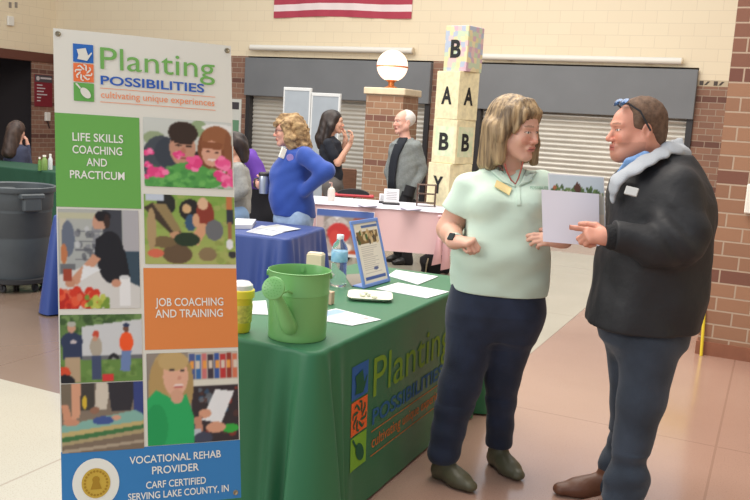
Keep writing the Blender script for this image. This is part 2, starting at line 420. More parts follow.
for k in range(27):   # dark chevrons of the tile border
    x = -1.33+k*.215
    b.box((x, YW-.004, 2.425), (x+.06, YW, 2.495), mi=2, M=None); b.poly([(x+.07, YW-.003, 2.43), (x+.11, YW-.003, 2.43), (x+.16, YW-.003, 2.49), (x+.12, YW-.003, 2.49)], 2)
struct(b.build('trim_1', [M_CREAM, mat('border_tile', (196, 178, 148), .4), mat('border_dark', (70, 56, 46), .4)]))
b = MB(); b.box((-10.05, YW+.28, 0), (-1.3, YW+.3, 2.75)); struct(b.build('wall_back_inner', M_DARKM))
# clerestory window
b = MB()
for k in range(7):
    x = wx0+(wx1-wx0)*k/6; b.box((x-.03, YW+.1, wz0), (x+.03, YW+.2, wz1))
b.box((wx0, YW+.1, wz0), (wx1, YW+.2, wz0+.06)); b.box((wx0, YW+.1, wz1-.06), (wx1, YW+.2, wz1))
wn = struct(b.build('window_1', M_DARKM))
g = MB(); g.box((wx0, YW+.14, wz0+.06), (wx1, YW+.15, wz1-.06)); g.build('pane', mat('window_glass', (245, 250, 255), .02, trans=1, ior=1.1), wn)
# left wall: cream block above a dark wide opening and a brick end
b = MB(); b.box((XL-.3, -3, 2.62), (XL, YW, 7)); struct(b.build('wall_left', M_CREAM))
b = MB(); b.box((XL-.03, 14.2, 0), (XL, YW, 2.42)); struct(b.build('wall_left_brick', M_PIER))
b = MB(); b.box((XL-.32, -3, 2.42), (XL+.03, YW, 2.62)); struct(b.build('trim_2', mat('brown_beam', (104, 62, 50), .6)))
MREC = mat('recess_gloom', (66, 60, 62), .8)  # dark wall colour stands in for the gloom of the unlit room
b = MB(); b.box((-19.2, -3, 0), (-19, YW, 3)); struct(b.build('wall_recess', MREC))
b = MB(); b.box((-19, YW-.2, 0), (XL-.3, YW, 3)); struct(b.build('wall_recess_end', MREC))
b = MB(); b.box((-19.2, -3, 2.9), (XL-.3, YW, 3)); struct(b.build('ceiling_recess_shade', MREC))  # unseen lid, added so the recess behind the opening stays dark
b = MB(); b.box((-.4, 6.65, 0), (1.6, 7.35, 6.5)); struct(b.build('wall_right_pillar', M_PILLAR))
b = MB(); b.box((4.6, -3, 0), (4.9, 15.2, 7)); struct(b.build('wall_right_blocker', M_CREAM))  # unseen wall, added to keep side light off the green cloth's long face
b = MB(); b.box((-.41, 6.63, 0), (1.61, 7.36, .1)); struct(b.build('baseboard_right', mat('pillar_base', (140, 90, 68), .6, var=.08)))
# ------------------------------------------------------------------ roller shutters
def shutter(x0, x1, z0, label):
    r = empty('roller_shutter', ((x0+x1)/2, YW, 0)); tag(r, label, 'shutter', 'grey roller shutters along the back wall'); cx = (x0+x1)/2
    b = MB(); b.box((x0-cx, -.12, z0), (x1-cx, 0, 2.665), .008); b.build('housing', M_PAINT, r)
    b = MB(); n = int(z0/.085)+2; pts = []
    for k in range(n):
        zb = .9*0+k*.085
        for t in range(5):
            a = t/5; pts.append((.022*math.sin(PI*a) if t else -.006, zb+.085*a))
    pts = [p for p in pts if p[1] < z0+.02]
    v = []; f = []
    for i, (d, z) in enumerate(pts): v += [(x0+.05-cx, .1-d, z), (x1-.05-cx, .1-d, z)]
    f = [(2*i, 2*i+1, 2*i+3, 2*i+2) for i in range(len(pts)-1)]
    b.add(v, f); b.build('slat_curtain', M_SLAT, r)
    for x in (x0, x1-.1): q = MB(); q.box((x-cx, -.05, 0), (x+.1-cx, .15, z0), .004); q.build('guide_track', M_DARKM, r)
    return r
shutter(-10.05, -5.98, 1.91, 'left roller shutter with grey housing, behind the brick column')
shutter(-5.08, -1.36, 1.87, 'right roller shutter with grey housing, behind the two people talking')
# long white tube fixtures over the shutters
for x0, x1, z, lb in ((-9.92, -6.36, 2.865, 'white tube fixture on the wall above the left shutter'), (-5.02, -1.63, 2.79, 'white tube fixture on the wall above the right shutter')):
    r = empty('wall_tube_fixture', ((x0+x1)/2, YW, z)); tag(r, lb, 'light fixture', 'white tube fixtures above the shutters'); hw = (x1-x0)/2
    b = MB(); b.tube([(-hw, -.12, 0), (hw, -.12, 0)], .055, 14); b.build('tube_cover', M_WHITE, r, True)
    for k in (-1, 1): q = MB(); q.box((k*hw*.7-.05, -.1, -.05), (k*hw*.7+.05, 0, -.01), .004); q.build('bracket', M_TRIMW, r)
    for k in (-1, 1): q = MB(); q.tube([(k*hw, -.12, 0), (k*(hw+.02), -.12, 0)], .058, 14); q.build('end_cap', M_TRIMW, r, True)
# flag
fx0, fx1, fz0 = -9.46, -6.47, 3.47; fh = 1.66; sh = fh/13
def flagpt(x, z): return (x, YW-.022-.012*math.sin(x*7+z*3)-.008*math.sin(x*17), z+.02*math.sin(x*2.1))
fr = empty('flag', ((fx0+fx1)/2, YW, fz0)); tag(fr, 'red and white striped flag hanging high on the cream wall', 'flag')
Mr = mat('flag_red', (178, 66, 84), .8); Mw = mat('flag_white', (238, 222, 220), .8); Mb = mat('flag_blue', (50, 60, 110), .8)
for k in range(13):
    xs = fx0 if k < 6 else fx0+(fx1-fx0)*.4
    n = 60; v = []; 
    for i in range(n+1):
        x = xs+(fx1-xs)*i/n
        for z in (fz0+k*sh, fz0+(k+1)*sh): p = flagpt(x, z); v.append((p[0]-fr.location.x, p[1]-fr.location.y, p[2]-fz0))
    q = MB(); q.add(v, [(2*i, 2*i+2, 2*i+3, 2*i+1) for i in range(n)]); q.build('stripe', Mr if k % 2 == 0 else Mw, fr)
n = 30; v = []
for i in range(n+1):
    x = fx0+(fx1-fx0)*.4*i/n
    for z in (fz0+6*sh, fz0+13*sh): p = flagpt(x, z); v.append((p[0]-fr.location.x, p[1]-fr.location.y, p[2]-fz0))
q = MB(); q.add(v, [(2*i, 2*i+2, 2*i+3, 2*i+1) for i in range(n)]); q.build('canton', Mb, fr)
# brick column with cap and globe lamp
cxy = (-5.83, 12.95)
c0 = onz(363, 194, 0)*0; p = at(366, 100, 14); q_ = at(401, 100, 13.75)
cx0, cy0 = at(363.5, 150, 14.0)[:2]; cx1 = cx0+.66
b = MB(); b.box((cx0, cy0, 0), (cx1, cy0+.62, 1.98)); col_ = b.build('brick_column', M_COLUMN); tag(col_, 'square brick column with a pale stone cap holding the globe lamp', 'column')
b = MB(); b.box((cx0-.04, cy0-.04, 1.98), (cx1+.04, cy0+.66, 2.09), .012); b.build('cap_stone', M_TRIMW, col_)
lx, ly = (cx0+cx1)/2-.04, cy0+.31
r = empty('globe_lamp', (lx, ly, 2.09)); tag(r, 'lit round globe lamp on top of the brick column', 'lamp')
b = MB(); b.lathe([(.0, 0), (.11, 0), (.11, .02), (.05, .05), (.05, .1), (.12, .15), (.14, .17), (.0, .17)]); b.build('lamp_base', mat('brass', (190, 120, 70), .35, metal=.6), r, True)
b = MB(); R = .255; b.lathe([(R*math.sin(a), .37-R*math.cos(a)) for a in (PI*(.14+.86*k/24) for k in range(25))], n=40); b.build('globe', mat('lit_globe', (255, 222, 196), .3, emit=1.5), r, True)
b = MB(); b.lathe([(R+.002, .34), (R+.01, .345), (R+.01, .365), (R+.002, .37)], n=40); b.build('band', mat('globe_band', (205, 130, 100), .4), r, True)
ld = bpy.data.lights.new('globe_light', 'POINT'); ld.energy = 12; ld.color = (1, .8, .6); ld.shadow_soft_size = .28
lo = bpy.data.objects.new('globe_light', ld); COL.objects.link(lo); lo.location = (lx, ly-.45, 2.5)
# grey display screen behind the far group
a0 = at(284, 100, 10.9); a1 = at(312, 100, 10.7); a2 = at(341.5, 100, 10.5)
r = empty('display_screen', (a1[0], a1[1], 0)); tag(r, 'tall folding display screen with two pale grey panels and white edges', 'display screen')
MP = mat('screen_grey', (160, 168, 176), .6, var=.03)
for (A, B, top) in ((a0, a1, 1.925), (a1, a2, 1.87)):
    d = B-A; L = math.hypot(d[0], d[1]); ang = math.atan2(d[1], d[0])
    T = Matrix.Translation((A[0]-a1[0], A[1]-a1[1], 0)) @ Matrix.Rotation(ang, 4, 'Z')
    q = MB(); q.box((.01, -.012, .05), (L-.02, .012, top-.03), M=T); q.build('panel', MP, r)
    q = MB(); q.box((0, -.018, top-.04), (L-.01, .018, top), .003, M=T); q.box((L-.035, -.018, .02), (L-.01, .018, top-.04), .003, M=T); q.box((0, -.018, .02), (.02, .018, top-.04), .003, M=T); q.box((.02, -.018, .02), (L-.035, .018, .05), .003, M=T); q.build('panel_frame', mat('screen_frame', (214, 216, 216), .4), r)

# prints and patches that lie on a curved figure
from mathutils.bvhtree import BVHTree
def surf(*objs):
    V = []; P = []
    for o in objs:
        Mx = o.matrix_world; k = len(V); V += [Mx @ v.co for v in o.data.vertices]; P += [tuple(i+k for i in p.vertices) for p in o.data.polygons]
    return BVHTree.FromPolygons(V, P)
def wrap(name, VF, to_px, objs, m, parent, e=.003, thick=0.0, smooth=False):
    """lay an outline on the surface of a figure; to_px gives the place it is seen at"""
    bpy.context.view_layer.update(); t = surf(*objs); W = parent.matrix_world.inverted(); out = []; last = None
    for v in VF[0]:
        px, py = to_px(v[0], v[1]); d = Vector(tuple(nrm(ray(px, py)))); h = t.ray_cast(Vector(tuple(CP)), d)
        if h[0] is None or (last is not None and (h[0]-last).length > .12): q = last
        else: q = h[0]+h[1].normalized()*e*(1 if h[1].dot(d) < 0 else -1); last = q
        out.append(q)
    first = next(q for q in out if q is not None); out = [first if q is None else q for q in out]
    me = bpy.data.meshes.new(name); me.from_pydata([tuple(W @ q) for q in out], [], VF[1]); me.update()
    if smooth: me.polygons.foreach_set('use_smooth', [True]*len(me.polygons))
    o = link(name, me, m, parent)
    if thick: md = o.modifiers.new('s', 'SOLIDIFY'); md.thickness = thick; md.offset = 0
    return o
def bil(c, n=8, mm=8):
    V, F = gridrect(0, 0, 1, 1, n, mm); c = [np.array(q, float) for q in c]
    return [tuple(c[0]*(1-a)*(1-b)+c[1]*a*(1-b)+c[2]*a*b+c[3]*(1-a)*b) for a, b in V], F
# ------------------------------------------------------------------ people
def frame_yaw(a, pitch=0, roll=0):
    """columns: local x (figure's own right-left axis), y forward, z up; a = heading, 0 looks along +y"""
    R = (Matrix.Rotation(a, 3, 'Z') @ Matrix.Rotation(pitch, 3, 'X') @ Matrix.Rotation(roll, 3, 'Y'))
    return np.array(R)
def head_sdf(F, c, R, s=1.0, fem=False, k=.012):
    P = lambda x, y, z: c+R@(V3(x, y, z)*s)
    MM = [list(R[i]) for i in range(3)]
    E = lambda p, r, kk=k, op='u': F.ell(P(*p), V3(*r)*s, MM, kk*s, op)
    E((0, -.018, .038), (.076, .094, .084)); E((0, .03, -.02), (.064, .066, .088), .02)
    E((0, .052, .03), (.056, .042, .05), .02)
    for t in (-1, 1):
        F.cone(P(t*.056, .0, -.045), P(t*.018, .07, -.098), .03*s, .019*s, .025*s)
        E((t*.036, .066, -.026), (.026, .026, .026), .018)
        F.cone(P(t*.012, .092 if fem else .094, .024), P(t*.045, .078, .022), (.006 if fem else .009)*s, (.006 if fem else .008)*s, .014*s)
    E((0, .078, -.097), (.024, .02, .018 if fem else .021), .014)
    for t in (-1, 1): E((t*.032, .1, .004), (.017, .013, .011), .008, 'c')
    for t in (-1, 1): E((t*.0315, .079, .003), (.0145, .0125, .0125), .002)
    F.cone(P(0, .09, .008), P(0, .111 if fem else .113, -.03), .0085*s, (.0105 if fem else .0125)*s, .008*s)
    for t in (-1, 1): E((t*.0125, .102, -.034), (.009, .011, .008), .005)
    E((0, .09, -.06), (.027, .016, .016), .01)
    E((0, .0975, -.0575), (.022, .0085, .0055), .004); E((0, .0965, -.069), (.019, .0085, .0065), .004)
    E((0, .108, -.0635), (.024, .006, .0016), .002, 'c')
    for t in (-1, 1):
        E((t*.078, -.008, -.008), (.011, .02, .033), .006); E((t*.087, -.002, -.006), (.006, .011, .018), .004, 'c')
def head_color(c, R, s, skin, lip, brow, iris=(60, 70, 80), stub=None):
    skin, lip, brow, iris = map(lambda q: np.array(lin(q)), (skin, lip, brow, iris))
    def col(P):
        L = (P-c)@R/s; C = np.tile(skin, (len(P), 1)); x, y, z = L[:, 0], L[:, 1], L[:, 2]; ax = np.abs(x)
        hd = (np.abs(L) < .16).all(1)
        f = hd & (y > .06)
        def blend(m, c2, a): C[m] = C[m]*(1-a)+c2*a
        blend(f & ((ax-.036)**2/.022**2+(z+.028)**2/.02**2 < 1), np.array(lin((216, 120, 100))), .28)
        blend(f & (ax < .016) & (np.abs(z+.032) < .012), np.array(lin((214, 112, 92))), .3)
        if stub is not None: blend(hd & (y > .0) & (z < -.045) & (z > -.12), np.array(lin(stub)), .35)
        m = f & (ax < .023) & (np.abs(z+.0635) < .0105) & (y > .09); blend(m, lip, .85)
        m = f & (ax < .022) & (np.abs(z+.0635) < .0016) & (y > .085); C[m] = lip*.35
        m = f & (ax > .012) & (ax < .052) & (np.abs(z-.026-.003*np.cos((ax-.03)*60)) < .0035); blend(m, brow, .7)
        e = ((ax-.0315)/.0125)**2+((z-.003)/.0043)**2; m = f & (e < 1); C[m] = np.array(lin((226, 218, 212)))
        m = f & (((ax-.0315)**2+(z-.003)**2) < .0058**2) & (e < 1); C[m] = iris*.6
        m = f & (e >= 1) & (e < 1.7) & (z > .002); blend(m, brow*.5, .8)
        return C
    return col
def hand_sdf(F, w, d, n, t, L=.18, curl=(.3, .35, .4, .45), th=.35, spread=.05, k=.0045, point=False, fat=1.0):
    """w wrist, d towards the fingers, n palm side (fingers curl to it), t thumb side"""
    d = nrm(d); n = nrm(n-d*(n@d)); t = nrm(t-d*(t@d)-n*(t@n)); u = L
    kn = []
    for i, (o, l) in enumerate(((.30, .52), (.11, .545), (-.09, .52), (-.27, .47))):
        b = w+d*u*l*.93+t*u*o*.43; kn.append(b)
        F.cone(w+t*u*o*.22+d*u*.04, b, .0125*fat, .0112*fat, .016)
    F.cone(w-d*.02, w+d*u*.18, .024*fat, .021*fat, .02, w=t, sx=1.12, sy=.8)
    seg = ((.24, .15, .11), (.265, .17, .12), (.25, .155, .115), (.19, .12, .1))
    for i in range(4):
        p = kn[i]; a = 0; dd = d+t*spread*(1.5-i); dd = nrm(dd); r = (.0092, .0094, .009, .0082)[i]*fat
        for j in range(3):
            a += curl[i]*(1.0, 1.15, .7)[j]; v = dd*math.cos(a)+n*math.sin(a); q = p+v*u*seg[i][j]
            F.cone(p, q, r, r*.93, k); p = q; r *= .93
    p = w+d*u*.12+t*u*.13+n*.004; q = p+nrm(d*.62+t*.72+n*th*.5)*u*.25; F.cone(p, q, .0155*fat, .0118*fat, .012)
    v = nrm(d*.9+t*.25+n*th); r_ = q+v*u*.19; F.cone(q, r_, .011*fat, .0098*fat, k); s_ = r_+nrm(v+n*th*.6)*u*.14; F.cone(r_, s_, .0098*fat, .0085*fat, k)
    return kn
class Fig:
    """figure frame: root on the floor at horizontal distance D0; local x right of the view, y away, z up"""
    def __init__(s, px, D0, name='person', z=0.0):
        v = ray(px, 300); t = D0/(v@FH); p = CP+v*t; s.root = V3(p[0], p[1], 0); s.D0 = D0; s.rz = YAW
        s.R = np.array([[math.cos(YAW), -math.sin(YAW), 0], [math.sin(YAW), math.cos(YAW), 0], [0, 0, 1]])
    def J(s, px, py, dy=0.0):
        v = ray(px, py); P = CP+v*((s.D0+dy)/(v@FH)); return s.R.T@(P-s.root)
SKIN = mat('skin', (210, 160, 135), .48, attr='Col', bump=.05, bscale=300)
MATS['skin'].node_tree.nodes['Principled BSDF'].inputs['Subsurface Weight'].default_value = .08
MATS['skin'].node_tree.nodes['Principled BSDF'].inputs['Subsurface Radius'].default_value = (.01, .004, .002)
def wrange(*p, pad=.1): p = np.array(p); return p.min(0)-pad, p.max(0)+pad
def shoe(F, heel, toe, h=.09, wd=.045, k=.02, boot=0.0):
    """heel and toe points on the ground line"""
    heel = V3(*heel); toe = V3(*toe); d = nrm(toe-heel); up = V3(0, 0, 1); s = np.cross(d, up); L = np.linalg.norm(toe-heel)
    F.cone(heel+d*.035+up*.036, heel+d*L*.62+up*.036, wd*.82, wd, k, w=s, sx=1, sy=.85)
    F.cone(heel+d*L*.55+up*.032, toe-d*.04+up*.026, wd*1.02, wd*.72, k, w=s, sx=1.05, sy=.72)
    F.cone(heel+d*.045+up*.05, heel+d*.06+up*(h+boot), wd*.95, wd*1.0, k)
    F.cone(heel+d*.06+up*h*.75, heel+d*L*.5+up*.055, wd*.9, wd*.7, k)
def sole_cut(F, z=0.0): F.half((0, 0, z), (0, 0, -1), .002)
# ---- woman in the mint polo shirt
def woman_mint():
    f = Fig(488, 3.74); J = f.J
    skin = (218, 168, 146)
    hc = J(514.5, 129.5, 0); HR = frame_yaw(math.radians(-133), math.radians(-7), math.radians(2)); hs = 1.06
    neck0 = J(506, 173, .03)
    shR, shL = J(468, 186, -.03), J(541, 184, .06)
    elR, wrR = J(449, 229, -.0), J(455.5, 242, -.17)
    elL, wrL = J(557, 236, .0), J(562, 241, -.19)
    hips = (J(474, 312, 0), J(520, 312, 0)); kn = (J(463, 385, -.05), J(503, 375, .04)); an = (J(444, 458, -.08), J(499, 444, .1))
    lo = V3(-.34, -.36, 0); hi = V3(.4, .3, 1.82)
    hx = (hc[0]-.12, hc[0]+.14); hy = (-.14, .13); hz = (hc[2]-.15, hc[2]+.1)
    hand1 = (wrR[0]-.05, wrR[0]+.15)
    F = Field(lo, hi, .008, (((hx[0], hx[1], .0035), (hand1[0], hand1[1], .004), (wrL[0]-.17, wrL[0]+.04, .004)), ((-.34, .13, .0038),), ((hz[0], hz[1], .0033), (wrL[2]-.11, wrR[2]+.09, .0038))))
    head_sdf(F, hc, HR, hs, True)
    F.cone(neck0+V3(0, .02, -.03), hc+V3(-.012, .012, -.06), .066, .056, .03)
    # torso core inside the clothes, then arms, legs
    tz = lambda py: J(500, py)[2]
    F.stack([(tz(312), J(497, 312)[0], 0, .16, .10, 0), (tz(275), J(498, 275)[0], 0, .17, .11, 0), (tz(235), J(504, 235)[0], 0, .165, .11, .1), (tz(195), J(506, 195)[0], .02, .165, .1, .15), (tz(172), J(506, 172)[0], .03, .1, .07, .2)], .03)
    for a, b, r0, r1 in ((shR, elR, .05, .054), (shL, elL, .05, .05)): F.cone(a, b, r0, r1, .03)
    F.cone(elR, elR*.55+wrR*.45+V3(-.004, 0, .0), .051, .045, .02); F.cone(elR*.55+wrR*.45, wrR, .045, .03, .02)
    F.cone(elL, wrL, .045, .028, .02)
    hand_sdf(F, wrR, V3(.62, -.55, .1), V3(.25, .3, -.9), V3(.5, .4, .8), .165, curl=(1.2, 1.25, 1.3, 1.35), th=.9, fat=1.05, k=.003)
    hand_sdf(F, wrL, V3(-.95, -.12, .06), V3(-.05, .8, -.5), V3(-.1, -.5, .9), .165, curl=(.35, .5, .62, .75), th=.55, fat=.98, spread=.05, k=.003)
    for i in range(2): F.cone(hips[i], kn[i], .07, .05, .03); F.cone(kn[i], an[i], .05, .035, .02)
    body = F.build('person', SKIN, loc=tuple(f.root), rz=f.rz, col=head_color(hc, HR, hs, skin, (192, 112, 104), (140, 108, 88), (70, 80, 90)))
    tag(body, 'woman in a mint polo shirt and dark jeans, holding papers and looking at the man', 'person')
    # shirt
    S = Field(V3(-.36, -.3, .7), V3(.42, .32, 1.62), .0065)
    def sec(py, xl, xr, ry, yaw, cy=0): a = J(xl, py); b_ = J(xr, py); return (a[2], (a[0]+b_[0])/2, cy, (b_[0]-a[0])/2, ry, yaw)
    secs = [sec(291, 450.5, 545.5, .165, .0), sec(272, 449.5, 548, .178, .0), sec(252, 450.5, 549.5, .182, .02, -.005), sec(232, 460, 548, .168, .06, -.005), sec(212, 464, 548, .165, .1, -.005), sec(196, 464, 548, .158, .12, .0), sec(182, 464, 545, .125, .15, .015), sec(172, 474, 536, .085, .15, .03), sec(165, 486, 524, .062, .15, .035)]
    S.stack(secs, .03)
    for t, (cx, cz) in enumerate((((487), 203), ((524), 203))): S.ell(J(cx, cz, -.105), (.072, .062, .062), None, .05)
    S.ell(J(497, 250, -.1), (.16, .085, .11), None, .06)
    S.cone(shR, shR*.35+elR*.65, .062, .077, .05); S.cone(shL, shL*.4+elL*.6, .066, .072, .05)
    # sleeve ends
    d = nrm(elR-shR); cut = J(452, 209, 0)
    S.wrinkle(.0045, 24, 3); S.wrinkle(.0028, 50, 8, stretch=(1, 1, 1.6))
    tmp = S
    # clip below the sleeve hem only on the arm side
    q = S.sl((-9, -9, 0), (9, 9, 9)); g = S.grid(q)
    side = (g[0]-J(466.5, 210)[0]); pl = (g[0]-cut[0])*d[0]+(g[1]-cut[1])*d[1]+(g[2]-cut[2])*d[2]
    S.D = np.where((side < 0) & (g[2] > J(455, 232)[2]-.2) & (pl > -.01) & (g[2] > tz(236)), np.maximum(S.D, pl), S.D).astype(np.float32)
    # V neckline opening
    nv = J(517, 186, -.19); top = J(510, 160, -.06)
    S.cone(nv, top, .004, .052, .006, 'c'); S.cone(J(509, 163, -.05), J(507, 140, 0), .056, .07, .006, 'c')
    S.half(J(497, 290.5), (-.03, 0, -1), .004)
    MS = mat('mint_pique', (204, 224, 207), .85, bump=.25, bscale=420, sheen=.2)
    shirt = S.build('polo_shirt', MS, body)
    # collar flaps, placket, tag and chest lettering laid on the shirt
    pxy = lambda u, v: (u, v)
    for c in ([(500, 162), (515.5, 188), (503, 183), (488, 169)], [(528, 165), (519, 187), (531, 182), (538, 170)]):
        o = wrap('collar', bil(c), pxy, (shirt, body), MS, shirt, .006, .006, True)
    o = wrap('placket', bil([(516, 187), (520, 187), (521, 206), (517, 206)]), pxy, (shirt,), MS, shirt, .002, .003, True)
    nt = wrap('name_tag', bil([(496.5, 181.5), (512, 189.5), (509, 196.5), (494, 188)]), pxy, (shirt,), mat('gold_tag', (222, 200, 140), .4, metal=.1), shirt, .008, .003); nt['label'] = 'gold name tag pinned to the polo shirt'
    Vt, Ft = text2d('POSSIBILITIES', 530, 551, 0, 3.0); wrap('chest_lettering', (Vt, Ft), lambda u, v: (u, 189.5-v-(u-530)*.0), (shirt,), mat('logo_green', (140, 182, 158), .8), shirt, .002)
    b = MB(); pr = [J(505, 164, -.085), J(507, 172, -.115), J(511, 180, -.13), J(515.5, 184, -.14), J(518.5, 178, -.135), J(521, 170, -.115), J(523, 162, -.08)]
    b.tube(pr, .0035, 6); b.build('necklace', mat('necklace_red', (150, 62, 48), .4), body, True)
    # watch
    wd = nrm(wrR-elR); b = MB(); M = Matrix.Translation(tuple(wrR-wd*.012)) @ Vector(tuple(wd)).to_track_quat('Z', 'Y').to_matrix().to_4x4()
    b.lathe([(.0345, -.011), (.037, -.008), (.037, .008), (.0345, .011)], n=28, M=M); wt = b.build('watch', mat('watch_band', (190, 200, 190), .4, metal=.3), body, True)
    p = wrR-wd*.012+nrm(V3(-.5, -.6, .55))*.037; M = Matrix.Translation(tuple(p)) @ Vector((-.5, -.6, .55)).to_track_quat('Z', 'Y').to_matrix().to_4x4()
    b = MB(); b.box((-.015, -.017, -.004), (.015, .017, .005), .003, M); b.build('watch_face', mat('watch_face', (44, 50, 50), .2), wt)
    # jeans
    P = Field(V3(-.36, -.3, .03), V3(.36, .32, .98), .0065)
    P.stack([sec(334, 458, 530, .10, 0), sec(322, 450, 538, .13, 0), sec(308, 448.5, 542.5, .155, 0), sec(292, 450, 544, .155, 0), sec(280, 453, 543, .14, 0)], .03)
    P.cone(J(473, 318), J(461, 385, -.05), .108, .09, .06); P.cone(J(459, 385, -.05), J(443, 454, -.08), .093, .070, .03)
    P.cone(J(517.5, 316), J(503, 378, .04), .112, .077, .06); P.cone(J(503, 378, .04), J(499, 441, .1), .077, .062, .03)
    P.ell(J(495, 300, .12), (.2, .1, .12), None, .05)
    P.wrinkle(.002, 30, 5); P.wrinkle(.003, 40, 9, zr=(0, .35), stretch=(.3, .3, 2))
    MJ = mat('dark_denim', (32, 41, 62), .85, bump=.25, bscale=300, var=.25, vscale=9, sheen=.15)
    g = P.grid((slice(None),)*3)
    for (a, xr) in ((J(444, 461, -.08), (-9, J(474, 450)[0])), (J(499, 446, .1), (J(474, 450)[0], 9))):
        m = (g[0] > xr[0]) & (g[0] <= xr[1]); P.D = np.where(m, np.maximum(P.D, a[2]-g[2]), P.D).astype(np.float32)
    P.build('jeans', MJ, body)
    # ankle boots
    for h_, t_, an_ in (((432, 466, .02), (465, 487, -.13), an[0]), ((489, 450, .16), (510, 471, .0), an[1])):
        B = Field(V3(-.4, -.4, -.01), V3(.4, .4, .22), .006)
        h = J(*h_); t = J(*t_); h[2] = t[2] = 0; d = nrm(t-h); t = h+d*.255
        base = V3(an_[0], an_[1], 0)-d*.055; B.cone  # sit under the ankle
        shoe(B, base, base+d*.255, .09, .047, .02, .05); B.cone(base+d*.03+V3(0, 0, .02), base+d*.03, .032, .03, .01); sole_cut(B)
        B.build('ankle_boot', mat('olive_leather', (92, 88, 68), .4, bump=.1, bscale=80), body)
    # hair
    Hh = Field(hc+V3(-.24, -.22, -.22), hc+V3(.2, .22, .18), .0045)
    PP = lambda x, y, z: hc+HR@(V3(x, y, z)*hs); MM = [list(HR[i]) for i in range(3)]
    Hh.ell(PP(0, -.024, .045), V3(.093, .108, .097)*hs, MM)
    Hh.ell(PP(0, .035, .08), V3(.07, .05, .035)*hs, MM, .03)
    for t in (-1, 1):
        Hh.cone(PP(t*.06, .02, .07), PP(t*.086, .0, -.02), .034, .032, .03); Hh.cone(PP(t*.086, -.005, -.02), PP(t*.088, .012, -.12), .032, .024, .02)
        Hh.cone(PP(t*.085, -.035, -.0), PP(t*.092, -.03, -.145), .045, .03, .02)
    Hh.cone(PP(0, -.07, 0), PP(0, -.085, -.14), .07, .045, .03); Hh.cone(PP(.05, -.06, 0), PP(.065, -.075, -.15), .06, .034, .02); Hh.cone(PP(-.05, -.06, 0), PP(-.06, -.075, -.15), .06, .034, .02)
    # fringe
    for x, y, z in ((-.05, .062, .07), (-.034, .076, .074), (-.012, .084, .078), (.012, .085, .08), (.034, .08, .074), (.052, .07, .055)): Hh.cone(PP(x*.75, .035, .11), PP(x, y, z), .018, .007, .02)
    Hh.cone(PP(-.075, .03, .03), PP(-.088, .045, -.05), .026, .026, .02); Hh.cone(PP(-.088, .045, -.05), PP(-.09, .06, -.125), .026, .02, .02)
    Hh.cone(PP(.05, .07, .08), PP(.07, .05, .0), .018, .01, .01); Hh.cone(PP(-.05, .07, .08), PP(-.07, .05, .0), .018, .01, .01)
    Hh.ell(PP(0, .1, -.03), V3(.052, .055, .083)*hs, MM, .012, 'c'); Hh.ell(PP(0, .085, -.11), V3(.06, .07, .06)*hs, MM, .012, 'c')
    g = Hh.grid((slice(None),)*3); L0 = (g[0]-hc[0]), (g[1]-hc[1]); ang = np.arctan2(L0[1], L0[0])
    Hh.D = (Hh.D+.0016*np.sin(ang*30+g[2]*20)+.001*np.sin(ang*71+np.sin(g[2]*30)*.8)).astype(np.float32)
    mh = hairmat('ash_blonde_hair', (96, 78, 58), (178, 150, 112), 50)
    Hh.build('hair', mh, body)
    return f, body, J, wrL
def hairmat(name, a, b_, sc=45, rough=.5):
    m = mat(name, a, rough, rgb2=b_, vscale=sc, stretch=(1, 1, .09), bump=.4, bscale=90); return m
wf, woman, WJ, _ = woman_mint()
